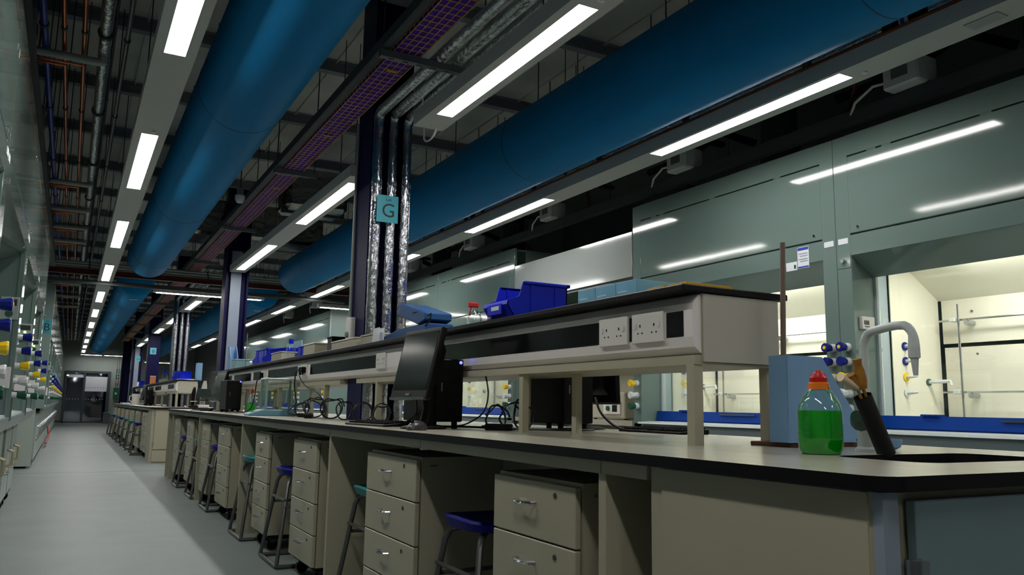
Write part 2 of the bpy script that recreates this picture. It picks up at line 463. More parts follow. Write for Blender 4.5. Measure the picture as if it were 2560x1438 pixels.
PED = [(1.90, 2.39), (3.06, 3.67), (4.54, 5.07), (5.76, 6.22), (7.34, 7.92), (8.46, 8.98), (9.64, 10.18), (10.87, 11.38)]
for i, (a, b) in enumerate(PED):
    pedestal(a, b, f'cream four-drawer pedestal on casters, {ORD[i]} along from the sink cupboard')

# bench 2: end cupboard and closed units
c = thing('end_cupboard', 'cream end cupboard with hinged door closing the bench beyond the aisle', 'cupboard', (1.215, B2A+.03, 0))
B(0, 1.2, .02, .70, 0, .866).build('carcass', CREAM, c)
dd = B(.05, .62, 0, .02, .22, .85).build('door', CREAM, c, bevel=.002)
for z in (.30, .76): B(.035, .055, -.008, .004, z, z+.03).build('hinge', STEEL, dd)
B(.04, .62, .004, .02, .02, .20).build('kick_panel', CREAM, c)
dd = B(.63, 1.18, 0, .02, .22, .85).build('door', CREAM, c, bevel=.002)
B(-.004, 0, .05, .68, .05, .85).build('side_panel', CREAM, c)
y = 15.35; i = 0
while y < 27.0:
    pedestal(y, y+.5, f'cream four-drawer pedestal, {ORD[i]} along from the end cupboard of the far bench', detail=(i < 4), x=1.22)
    y += .62 if i % 2 == 0 else 1.1; i += 1

# ================================================================== STOOLS
def stool(label, mseat, h=.6):
    t = thing('lab_stool', label, 'stool', (0, 0, 0), 0, None)
    # dished rounded seat
    n = 20; m = MB(); rings = [(.0, h+.018), (.08, h+.016), (.14, h+.022), (.172, h+.03), (.178, h+.02), (.165, h-.004), (.12, h-.012), (0.0, h-.012)]
    vs = []; fs = []
    for (r, z) in rings:
        for k in range(n):
            a = 2*PI*k/n; ca, sa = math.cos(a), math.sin(a)
            q = (abs(ca)**4+abs(sa)**4)**-.25
            vs.append((r*q*ca, r*q*sa, z+(.012*abs(ca)**3 if r > .1 and z > h else 0)))
    for i in range(len(rings)-1):
        for k in range(n): fs.append((i*n+k, i*n+(k+1) % n, (i+1)*n+(k+1) % n, (i+1)*n+k))
    m.add(vs, fs).build('seat', mseat, t, smooth=True)
    X, Y = .21, .235
    for sx_ in (-1, 1):
        for sy_ in (-1, 1):
            MB().tube([(sx_*X, sy_*Y, .013), (sx_*.145, sy_*.15, h-.06), (sx_*.13, sy_*.132, h-.025), (sx_*.10, sy_*.10, h-.01)], .0125, 8).build('leg', TUBEST, t, smooth=True)
        MB().cyl((sx_*X, -Y, .013), (sx_*X, Y, .013), .0125, 8).build('floor_bar', TUBEST, t, smooth=True)
    for sy_ in (-1, 1):
        MB().cyl((-X, sy_*Y, .013), (X, sy_*Y, .013), .0125, 8).build('floor_bar', TUBEST, t, smooth=True)
        MB().cyl((-.168, sy_*.182, .36), (.168, sy_*.182, .36), .009, 8).build('footrest', TUBEST, t, smooth=True)
    MB().cyl((-.165, -.18, .40), (-.165, .18, .40), .009, 8).build('footrest', TUBEST, t, smooth=True)
    return t
sb = stool('blue-seated lab stool between the first and second drawer pedestals', SEATB, .555)
sb.location = (1.47, 2.80, 0)
st = stool('teal-seated lab stool mostly hidden behind the second drawer pedestal', SEATT, .56)
st.location = (1.47, 3.93, 0)
dup(sb, (1.40, 5.37, 0), label='blue-seated lab stool leaning out between third and fourth drawer pedestals')
dup(st, (1.39, 6.55, 0), label='teal-seated lab stool between the fourth and fifth drawer pedestals').location.y = 6.48
dup(sb, (1.40, 8.20, 0), label='blue-seated lab stool between the fifth and sixth drawer pedestals')
dup(st, (1.40, 9.31, 0), label='teal-seated lab stool between the sixth and seventh drawer pedestals')
dup(sb, (1.40, 10.52, 0), label='blue-seated lab stool between the seventh and eighth drawer pedestals')
for i, (y, q) in enumerate([(16.77, sb), (18.49, st), (20.21, st), (21.93, sb), (23.65, st), (25.37, sb), (26.97, st)]):
    dup(q, (1.28, y, 0), label=f'{"teal" if q is st else "blue"}-seated stool drawn up to the far bench, {ORD[i]} along from its end cupboard')

# ================================================================== REAGENT SHELVES
SX0, SX1, SZ0, SZ1 = 1.62, 2.0, 1.143, 1.352
def trunk_profile(x, s=1):
    return [(x, SZ1-.004), (x-s*.012, SZ1-.006), (x-s*.03, SZ1-.03), (x-s*.034, SZ1-.05), (x-s*.034, SZ0+.075), (x-s*.026, SZ0+.045), (x-s*.006, SZ0+.028), (x, SZ0+.026)]
def shelf(ya, yb, colys, joints, sockets, label, legs):
    t = thing('reagent_shelf', label, 'shelf', (XC, ya, BT))
    ox, oy, oz = XC, ya, BT
    def bld(mb, name, m, parent=t, **k): return mb.move((-ox, -oy, -oz)).build(name, m, parent, **k)
    segs = []; a = ya
    for c in colys: segs.append((a, c-.03)); a = c+.33
    segs.append((a, yb))
    m = MB()
    for (a, b) in segs: m.box(SX0+.045, SX1-.02, a, b, SZ0, SZ1)
    bld(m, 'shelf_box', CREAM)
    m = MB().box(SX0-.04, SX0+.045, ya-.015, yb, SZ1+.001, SZ1+.021)
    for k, (a, b) in enumerate(segs): m.box(SX0+.044, SX1+.02, a-(.015 if k == 0 else 0), b, SZ1+.001, SZ1+.021)
    bld(m, 'shelf_top', EDGE, bevel=.003)
    m = MB()
    for (a, b) in segs: m.box(SX0+.02, SX1-.01, a+.002, b-.002, SZ0-.008, SZ0+.02)
    bld(m, 'underside_rail', CREAM)
    js = [ya]+joints+[yb]
    tr = []
    for a, b in zip(js[:-1], js[1:]):
        q = bld(MB().prism(trunk_profile(SX0+.046), a+.002, b-.002), 'trunking', WHITEL, smooth=False)
        tr.append((a, b, q))
        # end cap flush
    # far-side trunking of the shelf
    prof = [(2*XC-p[0]+.0, p[1]) for p in trunk_profile(SX0+.046)]
    for (a, b) in segs: bld(MB().prism([(p[0]-.02, p[1]) for p in prof], a, b), 'trunking', WHITEL)
    # dark slots, sockets
    xf = SX0+.046-.034
    for (a, b, kind) in sockets:
        if kind == 'slot': bld(B(xf-.0015, xf+.02, a, b, SZ0+.078, SZ1-.052), 'dark_insert', mat('trunk_insert', (12, 13, 15), .12, spec=.4))
        elif kind == 'grey': bld(B(xf-.0015, xf+.02, a, b, SZ0+.078, SZ1-.052), 'dark_insert', mat('trunk_insert', (12, 13, 15), .12, spec=.4))
        else:
            s = bld(B(xf-.009, xf, a, b, SZ0+.068, SZ1-.044), 'double_socket', WPLAST, bevel=.002)
            mid = (a+b)/2
            for dy in (-.036, .036):
                for (py, pz) in ((0, .022), (-.011, 0), (.011, 0)):
                    bld(B(xf-.0098, xf-.0088, mid+dy+py-.0022, mid+dy+py+.0022, SZ0+.093+pz, SZ0+.099+pz+(.004 if py == 0 else 0)), 'painted_pin_hole', BLACKM, s) if False else \
                        MB().box(xf-.0098, xf-.0088, mid+dy+py-.0028, mid+dy+py+.0028, SZ0+.098+pz, SZ0+.103+pz+(.004 if py == 0 else 0)).move((-ox, -oy, -oz)).build('painted_pin_hole', BLACKM, s)  # dark inside of each pin hole painted as a small black tab
                MB().box(xf-.0125, xf-.0088, mid+dy*1.7-.005, mid+dy*1.7+.005, SZ0+.115, SZ0+.133).move((-ox, -oy, -oz)).build('rocker_switch', WPLAST, s)
    # end plate
    bld(B(SX0+.048, SX1-.018, ya-.006, ya, SZ0+.001, SZ1-.002), 'end_plate', mat('end_plate_grey', (182, 180, 168), .4))
    for (x, y, w) in legs:
        bld(B(x-w/2, x+w/2, y-w/2, y+w/2, BT, SZ0-.006), 'leg', CREAM)
    return t
SY = 1.862
sock1 = [(1.905, 1.985, 'slot'), (1.992, 2.155, 'sock'), (2.155, 2.178, 'slot'), (2.180, 2.345, 'sock'), (2.347, 3.46, 'slot'), (3.46, 3.75, 'grey'), (3.9, 4.2, 'slot'),
         (4.55, 4.72, 'sock'), (4.74, 5.4, 'grey'), (5.4, 6.28, 'slot'), (6.36, 6.55, 'sock'), (6.68, 7.8, 'grey'), (7.9, 8.1, 'sock'), (8.12, 8.5, 'slot'), (8.62, 9.6, 'slot'), (9.75, 10.4, 'slot')]
shelf(SY, 10.95, [CY[1]], [3.82, 6.56, 8.55], sock1, 'white reagent shelf with socket trunking and black top along the sink bench',
      [(1.655, 1.885, .034), (1.965, 1.895, .034), (1.665, 2.95, .03), (1.80, 2.755, .03), (1.93, 3.4, .034), (1.66, 4.75, .034), (1.66, 5.9, .034), (1.95, 5.9, .034), (1.66, 7.4, .034), (1.95, 7.4, .034), (1.66, 8.9, .034), (1.95, 8.9, .034), (1.66, 10.8, .034), (1.95, 10.8, .034)])
sock2 = [(15.6, 16.6, 'slot'), (17.4, 17.57, 'sock'), (17.9, 19.2, 'slot'), (19.6, 20.8, 'slot'), (21.2, 21.37, 'sock'), (23.4, 24.6, 'slot'), (25, 26, 'slot')]
shelf(15.3, 27.0, [CY[3], CY[4]], [17.0, 19.4, 21.8, 24.2], sock2, 'white reagent shelf with black top above the bench beyond the aisle',
      [(x, y, .034) for x in (1.66, 1.95) for y in (15.33, 16.2, 17.8, 19.4, 21.0, 22.6, 24.2, 26.9)])

# ================================================================== FUME HOODS
HW = 2.02
def hood(label, s, detail=2, base=True, lamp=False):
    """s=+1: hood opens towards -x (row behind the bench); s=-1 opens towards +x.  Local: x = s*depth, y along the row."""
    t = thing('fume_hood', label, 'fume hood', (0, 0, 0), 0, None)
    W = HW
    def bx(d0, d1, y0, y1, z0, z1): return B(s*d0, s*d1, y0, y1, z0, z1)
    # carcass shell: outer sides, top, back
    bx(.14, .90, 0.002, .012, .1, HOODTOP-.01).box(s*.14, s*.90, W-.012, W-.002, .1, HOODTOP-.01).box(s*.06, s*.90, .012, W-.012, HOODTOP-.03, HOODTOP-.01).box(s*.88, s*.90, .012, W-.012, .1, HOODTOP-.03).build('carcass', HOOD, t)
    # front panels
    up = bx(0, .03, .10, W-.10, 2.052, 2.525).build('upper_panel', HOOD, t, bevel=.003)
    for y in (.16, W-.16): MB().cyl((-s*.006, y, 2.085), (s*.002, y, 2.085), .008, 10).build('panel_screw', CHROME, up, smooth=True)
    bx(0, .03, .10, W-.10, 2.533, HOODTOP).build('top_strip', HOOD, t)
    y = .10   # real open slot below the top strip, crossed by short bridges; real recessed joint under the panel
    for ln in (.32, .62, .58, .10):
        y += ln; bx(.002, .03, y, y+.06, 2.524, 2.534).build('slot_bridge', HOOD, t)
        if y > W-.3: break
    bx(.024, .03, .10, W-.10, 2.043, 2.052).build('seam_strip', HOOD, t)
    bx(0, .03, .10, W-.10, 1.92, 2.043).build('fascia', HOOD, t, bevel=.002)
    MB().prism([(s*.0, 1.92), (s*.2, 1.806), (s*.2, 1.82), (s*.03, 1.925)], .10, W-.10).build('soffit', HOOD, t)
    for k, (a, b) in enumerate(((0, .104), (W-.104, W))):
        p = bx(0, .03, a+.001, b-.001, .86, HOODTOP).build('post', HOOD, t, bevel=.002)
        # reveal
        r = (b-.002, b) if k == 0 else (a, a+.002)
        bx(.03, .20, a+.01, b-.0 if k == 0 else b-.01, .90, 1.93).build('reveal', HOOD, t)
        bx(.20, .30, a+.02, b+.006 if k == 0 else b-.02, .90, 1.90).build('sash_track', mat('track_grey', (158, 170, 176), .35), t) if k == 0 else bx(.20, .30, a-.006, b-.02, .90, 1.90).build('sash_track', mat('track_grey', (158, 170, 176), .35), t)
        yc = (a+b)/2
        KN = ((1.378, KBLUE), (1.294, KBLUE), (1.201, KYEL), (1.106, KWHT), (1.021, KGRN)) if (s > 0 or k == 1) else ()
        for q, (z, km) in enumerate(KN):
            nb = MB().lathe([(.0, s*.0), (.026 if s > 0 else .019, 0), (.023 if s > 0 else .016, -s*.026), (.012, -s*.03)], (0, yc, z), 12, 'x').build('valve_body', KWHT, p, smooth=True)
        for q, (z, km) in enumerate(KN):
            MB().lathe([(.016, -s*.026), (.021, -s*.030), (.030, -s*.072), (.026, -s*.078), (.0, -s*.078)], (0, yc, z), 9, 'x').build('valve_knob', km, p)
            if q == 0: MB().lathe([(.011, -s*.077), (.011, -s*.081), (0, -s*.081)], (0, yc, z), 8, 'x').build('knob_cap', KYEL, p)
        if detail > 1:
            bx(-.002, .0, yc-.035, yc+.035, 1.996, 2.03).build('label_sticker', PAPER, p)
            if k == 1:
                bx(-.003, .0, a+.006, b-.006, 1.85, 1.935).build('switch_plate', HOOD, p)
                MB().cyl((-s*.003, yc, 1.89), (-s*.02, yc, 1.89), .012, 12).build('switch_knob', STEEL, p, smooth=True)
    # interior
    bx(.30, .76, .10, .106, .90, 1.95).build('side_liner', LINER, t)
    sl = bx(.30, .76, W-.126, W-.12, .90, 1.95).build('side_liner', LINER, t)
    bx(.76, .775, .10, W-.155, .90, 1.405).build('rear_baffle', LINER, t)
    bx(.765, .78, .10, W-.145, 1.43, 1.95).build('rear_baffle', LINER, t)
    MB().prism([(s*.20, 1.95), (s*.44, 1.90), (s*.765, 1.70), (s*.765, 1.72), (s*.44, 1.92), (s*.20, 1.97)], .10, W-.10).build('interior_roof', LINER, t)
    if lamp: bx(.30, .44, .45, W-.45, 1.885, 1.895).build('hood_lamp', HLAMP, t)
    bx(.03, .80, .10, W-.10, .865, .90).build('hood_worktop', mat('hood_tray', (190, 196, 190), .4), t)
    # sash
    sa = bx(.216, .222, .115, W-.115, .98, 1.83).build('sash_pane', GLASS, t)
    ra = MB().prism([(s*.14, .915), (s*.15, .985), (s*.225, .985), (s*.225, .905), (s*.16, .905)], .112, W-.112).build('sash_rail', SASHBLUE, t)
    bx(.132, .146, W/2-.17, W/2+.17, .962, .972).build('finger_grip', STEEL, ra)
    bx(.13, .2, W-.5, W-.40, .985, .995).build('rail_tab', SASHBLUE, ra)
    MB().prism([(s*(-.03 if s > 0 else .02), .885), (s*(-.025 if s > 0 else .022), .898), (s*.10, .906), (s*.16, .9), (s*.16, .885)], .09, W-.09).build('airfoil_sill', mat('sill_white', (196, 206, 204), .3), t)
    MB().prism([(-s*.0, .885), (-s*.0, .862), (s*.03, .80), (s*.05, .80), (s*.05, .885)], .01, W-.01).build('apron', mat('apron_grey', (132, 146, 150), .3), t)
    # fittings
    yw = W-.126
    if detail > 0:
        for (z, km) in ((1.40, KBLUE), (1.31, KBLUE), (1.215, KYEL), (1.12, KWHT)):
            n = MB().lathe([(.0, 0), (.026, 0), (.026, -.008), (.0, -.008)], (s*.41, yw, z), 12, 'y').build('outlet_collar', km, sl, smooth=False)
            MB().tube([(s*.41, yw-.006, z), (s*.41, yw-.03, z), (s*.415, yw-.075, z+.002)], [.011, .01, .004], 8).build('hose_nozzle', KWHT, sl, smooth=True)
        MB().lathe([(.0, 0), (.021, 0), (.021, -.01), (.0, -.01)], (s*.62, yw, 1.19), 12, 'y').build('outlet_collar', KGRN, sl)
        MB().tube([(s*.62, yw-.008, 1.19), (s*.64, yw-.13, 1.195), (s*.64, yw-.135, 1.17)], .011, 8).build('water_spout', KWHT, sl, smooth=True)
        # lattice
        for z in (1.565, 1.13):
            r = MB().cyl((s*.70, .2, z), (s*.70, W-.17, z), .0065, 8).build('lattice_rod', STEEL, t, smooth=True)
        for y in (W-.30, W-.86, W-1.42):
            v = MB().cyl((s*.685, y, .90), (s*.685, y, 1.66), .0075, 8).build('lattice_upright', STEEL, t, smooth=True)
            for z in (1.565, 1.13):
                B(s*.665, s*.715, y+.012, y+.05, z-.012, z+.016).build('boss_head', KWHT, v, bevel=.004)
                MB().cyl((s*.69, y-.045, z-.02), (s*.76, y-.045, z-.02), .017, 10).build('wall_mount', STEEL, v, smooth=True)
        for (y, z) in ((W-.34, 1.72), (W-.36, 1.36), (W-1.1, 1.36)):
            MB().cyl((s*.757, y, z if z < 1.4 else 1.62), (s*.766, y, z if z < 1.4 else 1.62), .007, 8).build('baffle_screw', GALV, t)
    # airflow monitor on the far reveal, facing along the row
    ry = W-.104+.01
    if s > 0:
        c = B(.055, .165, ry-.024, ry+.002, 1.485, 1.56).build('airflow_monitor', WPLAST, t, bevel=.003)
        B(.068, .112, ry-.0255, ry-.023, 1.512, 1.537).build('display', mat('lcd_dark', (40, 46, 44), .3), c)
        for k in range(5): MB().cyl((.075+.009*k, ry-.026, 1.501), (.075+.009*k, ry-.023, 1.501), .003, 8).build('key', BLACKM, c)
    else:
        c = B(-.008, -.108, ry-.022, ry+.002, 1.48, 1.62).build('airflow_monitor', mat('monitor_case', (150, 164, 160), .4), t, bevel=.003)
        B(-.02, -.096, ry-.0235, ry-.021, 1.565, 1.605).build('display', mat('lcd_dark', (40, 46, 44), .3), c)
        MB().cyl((-.058, ry-.021, 1.548), (-.058, ry-.025, 1.548), .010, 8).build('indicator', KGRN, c)
        MB().cyl((-.058, ry-.021, 1.515), (-.058, ry-.024, 1.515), .022, 12).build('dial', KGRN, c)
        B(-.015, -.105, ry-.014, ry+.002, 1.06, 1.19).build('socket_plate', WPLAST, t, bevel=.003)
    # base cabinets
    if base:
        bx(.10, .88, .02, W-.02, .1, .80).build('base_carcass', HOODW, t)
        bx(.16, .86, .04, W-.04, 0.0, .1).build('plinth', BLACKM, t)
        n = 3
        for k in range(n):
            a = .03+k*(W-.06)/n; b = a+(W-.06)/n
            dd = bx(.08, .10, a+.004, b-.004, .11, .79).build('base_door', HOODW, t, bevel=.003)
            MB().tube([(s*.08, b-.06, .44), (s*.045, b-.06, .45), (s*.045, b-.06, .58), (s*.08, b-.06, .59)], .007, 8).build('handle', STEEL, dd, smooth=True)
            MB().cyl((s*.08, b-.06, .38), (s*.07, b-.06, .38), .012, 8).build('lock', GALVD, dd)
    return t
hr = hood('grey fume hood with lit cream interior across from the sink and tap', 1, lamp=True)
hr.location = (XR, 3.27-HW, 0)
dup(hr, (XR, 3.27, 0), label='grey fume hood with a blue and white notice on its fascia')
dup(hr, (XR, 7.33, 0), label='grey fume hood next past the open station with the pale upper panel')
dup(hr, (XR, 9.35, 0), label='grey fume hood last before the cross aisle, in the row with the open station')
hf = hood('grey fume hood past the cross aisle in the row with the open station, first along', 1)
hf.location = (XR, 14.2, 0)
for i in range(1, 6):
    dup(hf, (XR, 14.2+HW*i, 0), label=f'grey fume hood past the cross aisle in the row with the open station, {ORD[i]} along')
hl = hood('grey fume hood with a valve post, start of the aisle row by the drawers', -1, base=False)
hl.location = (XL, 3.90-HW, 0)
LL = ['grey fume hood opposite the fourth drawer pedestal, second of the aisle row', 'grey fume hood with green-lit airflow monitor above the wheeled cabinets', 'grey fume hood last before the cross aisle, across the floor from the drawers']
for i in range(3):
    hh = dup(hl, (XL, 3.90+HW*i, 0), label=LL[i])
    if i > 0:
        for ch in hh.children_recursive:
            if ch.name.startswith('indicator'):
                ch.data = ch.data.copy(); ch.data.materials.clear(); ch.data.materials.append(LEDG)
h2 = hood('grey fume hood carrying the cyan B sign on its end panel', -1)
h2.location = (XL, 13.85, 0)
for i in range(1, 10):
    dup(h2, (XL, 13.85+HW*i, 0), label=f'grey fume hood in the row beyond the cyan B sign, {ORD[i]} along from the sign')
# end panel + sign of second left row
ep = B(XL-.90, XL, 13.80, 13.848, .86, HOODTOP+.04).build('hood_end_panel', mat('end_panel_grey', (128, 150, 146), .3), None); tag(ep, 'tall grey end panel of the hood row, carrying the cyan B sign', 'panel')
ep2 = B(XL-.90, XL-.10, 13.79, 13.848, .03, .86).build('hood_base_panel', mat('pier_white', (170, 182, 174), .4), None); tag(ep2, 'white end panel under the cyan B sign, reaching almost to the floor', 'panel')
ep3 = B(XR, XR+.9, 14.14, 14.198, .0, HOODTOP+.02).build('hood_end_panel', mat('end_panel_grey', (128, 150, 146), .3), None); tag(ep3, 'grey end panel of the hood row past the cross aisle, behind the bench', 'panel')
def sign(letter, loc, w, h, label, rot=0, small='Lab', bar=False, wide=None):
    t = thing('lab_sign', label, 'sign', loc, rot)
    B(-w/2, w/2, -.003, 0, -h/2, h/2).build('sign_plate', SIGN, t)
    if letter:
        text('letter', letter, h*.72, INK, t, (w*.04, -.0035, -h*.08), (PI/2, 0, 0))
        text('small_word', small, h*.16, INK, t, (w*.04, -.0035, h*.34), (PI/2, 0, 0))
    if bar: B(-w*.28, w*.28, -.0045, -.003, -h*.42, -h*.39).build('underline', INK, t)
    return t
sign('B', (XL-.072, 13.797, 2.07), .135, .22, 'cyan Lab B sign on the end panel of the hood row', bar=True)
sign('G', (1.769, 5.035, 2.298), .15, .185, 'cyan Lab G sign held on the foil pipes of the column')
sign('B', (1.81, CY[4]+.008, 2.27), .15, .17, 'small cyan lettered sign on the flat navy column of the far bench')
sign('H', (1.85, CY[5]+.055, 2.33), .14, .17, 'faint cyan lettered sign on the navy column nearest the green wall signs')
# notice on hood fascia
nt_ = thing('safety_notice', 'white notice with blue bands stuck on the fume hood fascia', 'notice', (XR-.002, 3.52, 1.955))
B(-.002, 0, -.045, .045, -.06, .075).build('sheet', PAPER, nt_)
B(-.0035, -.002, -.042, .042, .055, .072).build('blue_band', mat('band_blue', (30, 60, 170), .5), nt_)
B(-.0035, -.002, -.042, .042, -.057, -.048).build('blue_band', mat('band_blue', (30, 60, 170), .5), nt_)
for k, z in enumerate((.03, .015, -.005, -.018)): B(-.0035, -.002, -.035, .035-.01*(k % 2), z, z+.006).build('print_line', mat('faint_print', (150, 160, 172), .5), nt_)
n2 = thing('inspection_label', 'small white inspection label with green mark beside the notice', 'label', (XR-.002, 3.615, 1.925))
B(-.002, 0, -.045, .045, -.035, .02).build('sheet', PAPER, n2); B(-.003, -.002, -.035, -.02, -.025, 0).build('green_mark', KGRN, n2)

# open station between hoods 2 and 3
S0, S1 = 5.29, 7.33
s = thing('open_station', 'open station with a pale grey glossy panel between fume hoods', 'station', (XR, S0, 0))
B(0, .03, .01, 2.03, 2.08, 2.46).build('upper_panel', STATION, s, bevel=.002)
B(.86, .88, 0, 2.04, .1, 2.08).build('back_board', CREAM, s)
B(-.0, .86, .02, 2.02, .86, .90).build('worktop', TOPM, s)
B(.05, .84, .02, .04, 0, .86).build('support', HOODW, s); B(.05, .84, 2.0, 2.02, 0, .86).build('support', HOODW, s)
B(.03, .86, .01, 2.03, 2.06, 2.08).build('soffit', HOOD, s)
B(.60, .88, .0, 2.04, 2.47, 2.95).build('duct_board', mat('void_grey', (52, 56, 54), .6), s)
ins = thing('instrument', 'cream bench instrument with a small dark display in the open station', 'instrument', (XR+.25, 5.75, .90))
B(0, .45, 0, .55, .01, .24).build('case', CREAM, ins, bevel=.01); B(-.015, .0, .05, .3, .05, .16).build('front_panel', WPLAST, ins)
B(-.018, -.014, .09, .16, .07, .13).build('display', BLACK, ins); MB().cyl((-.015, .22, .1), (-.03, .22, .1), .022, 12).build('dial', KGRN, ins)
for (a, b) in ((.04, .04), (.4, .04), (.04, .5), (.4, .5)): MB().cyl((a, b, 0), (a, b, .012), .015, 8).build('foot', BLACKM, ins)
ins = thing('sample_box', 'pale blue box standing on the open station worktop', 'box', (XR+.1, 6.75, .90))
B(0, .25, 0, .2, 0, .2).build('carton', FILEB, ins); B(-.002, .252, .08, .12, 0, .202).build('tape', PAPER, ins)

# under-hood wheeled cabinets along the aisle
def cart(y, label):
    t = thing('wheeled_cabinet', label, 'cabinet', (XL-.13, y, 0))
    B(-.5, -.012, 0, .78, .12, .80).build('body', HOODW, t)
    for k in range(2):
        d = B(-.012, .01, .01+.39*k, .38+.39*k, .13, .79).build('door', HOODW, t, bevel=.003)
        MB().tube([(.01, .33+.1*k, .42), (.05, .33+.1*k, .43), (.055, .33+.1*k, .54), (.01, .33+.1*k, .56)], .01, 8).build('handle', mat('cart_handle', (150, 140, 110), .4), d, smooth=True)
        MB().cyl((.01, .28+.2*k, .36), (.035, .28+.2*k, .36), .012, 8).build('latch', STEEL, d, smooth=True)
    B(-.5, 0, 0, .78, .10, .12).build('base', BLACKM, t)
    for (a, b) in ((-.06, .08), (-.06, .70), (-.44, .08), (-.44, .70)):
        w_ = MB().cyl((a, b-.016, .052), (a, b+.016, .052), .052, 14).build('wheel', BLACK, t, smooth=True)
        MB().cyl((a, b-.019, .052), (a, b+.019, .052), .022, 10).build('hub', GALV, w_, smooth=True)
    return t
# (the hoods' own base doors stay behind these)
for i, y in enumerate((4.0, 4.9, 5.95, 6.85, 7.97, 8.87)):
    cart(y, f'pale grey wheeled cabinet parked under the aisle fume hoods, {ORD[i]} one towards the B sign')
t = tag(MB().tube([(XL-.04, 19.4, .10), (XL-.03, 19.9, .08), (XL-.03, 21.0, .12), (XL-.03, 21.3, .22), (XL-.06, 21.4, .38)], .018, 8).build('red_hose', EXTRED, None, smooth=True), 'red hose drooping from a fume hood base beyond the B sign', 'hose')

# ================================================================== OVERHEAD
# ---- luminaire strips
LZ = 2.70
def strip(x, ya, yb, tiles, label, o=0.0, off='strip'):
    t = thing('light_strip', label, 'light', (x, ya, LZ))
    def bl(mb, n, m, par=t, **k): return mb.move((-x, -ya, -LZ)).build(n, m, par, **k)
    # body is a tray with slots for each luminous panel
    bl(B(x-.097, x+.097, ya, yb, LZ+.006, LZ+.085), 'body', LIGHTBODY)
    cuts = sorted(tiles)
    m = MB().box(x-.097, x+o-.049, ya, yb, LZ, LZ+.006).box(x+o+.049, x+.097, ya, yb, LZ, LZ+.006)
    a = ya
    for (p, q) in cuts:
        if p > a: m.box(x+o-.049, x+o+.049, a, p, LZ, LZ+.006)
        a = q
    if yb > a: m.box(x+o-.049, x+o+.049, a, yb, LZ, LZ+.006)
    bl(m, 'face_plate', LIGHTBODY)
    for (p, q) in cuts:
        nm = 'luminous_panel' if q > 1.5 else f'{off}_{"panel" if q > -1 else "rear_panel"}_offscreen'   # strip runs on past the frame
        bl(B(x+o-.049, x+o+.049, p, q, LZ+.001, LZ+.006), nm, LAMP)
    for (p, q) in cuts: bl(MB().cyl((x+.015, p-.08, LZ-.008), (x+.015, p-.08, LZ), .014, 10), 'sensor', WPLAST)
    y = ya+.4
    while y < yb:
        for s_ in (-1, 1): bl(MB().cyl((x+s_*.06, y, LZ+.085), (x+s_*.06, y, CZ+.01), .004, 5), 'hanger_rod', GALVD)
        y += 2.92
    return t
lt = [(2.60+2.922*k, 4.135+2.922*k) for k in range(-2, 11)]
strip(.317, -3.9, 34.6, [p for p in lt if p[0] > -3.8], 'long white ceiling light strip over the floor aisle, parallel to the hood row', off='aisle_strip')
rt = [(2.63+2.922*k, 4.16+2.922*k) for k in range(-2, 10)]
sr = strip(3.37, -3.9, 32.0, [p for p in rt if p[0] > -3.8], 'long white ceiling light strip between the bench and the open-station hood row', -.025, 'bench_strip')
B(-.04, .04, 5.75, 5.9, -.004, 0).build('sensor_grille', mat('grille_grey', (150, 154, 150), .5), sr)
sc = strip(1.815, 2.58, 4.48, [(2.70, 4.22)], 'short white light strip hanging just before the G column')
MB().tube([(.04, 1.86, .0)]+[(.04, 1.86+.10-.10*math.cos(a), -.05*math.sin(a)) for a in [PI*k/8 for k in range(1, 8)]]+[(.04, 2.06, .02), (.03, 2.08, .3)], .006, 6).build('white_flex', WPLAST, sc, smooth=True)
strip(1.815, 5.75, 10.98, [(5.95, 7.62), (8.85, 10.75)], 'white two-panel light strip hanging between the G column and the next column')
strip(1.815, 13.95, 16.6, [(14.6, 16.1)], 'single-panel white light strip just before the foil-pipe column of the far bench')
strip(1.815, 17.5, 22.5, [(17.9, 19.4), (20.8, 22.3)], 'white two-panel light strip over the middle of the far bench')
strip(1.815, 23.4, 28.4, [(23.8, 25.3), (26.6, 28.1)], 'white two-panel light strip over the far end of the far bench')
def cross(x0, x1, y, z, panels, label):
    t = thing('cross_light', label, 'light', (x0, y, z))
    B(0, x1-x0, -.05, .05, .005, .07).build('body', LIGHTBODY, t)
    for (a, b) in panels: B(a-x0, b-x0, -.04, .04, 0, .005).build('luminous_panel', LAMP, t)
    for x in (.15, x1-x0-.15): MB().cyl((x, 0, .07), (x, 0, CZ+.01-z), .004, 5).build('hanger_rod', GALVD, t)
cross(.98, 2.62, 13.2, 2.62, [(1.03, 2.57)], 'single light bar hung crosswise over the aisle between the benches')
cross(3.55, 5.0, 13.4, 2.60, [(3.6, 4.9)], 'light bar hung crosswise by the hood row past the open station')
cross(.25, 2.05, 39.2, 2.90, [(.30, 1.10), (1.2, 2.0)], 'pale light bar hung crosswise before the glass door')
cross(2.4, 3.7, 34.0, 2.45, [(2.45, 3.65)], 'light bar hung crosswise before the end wall beyond the far bench')

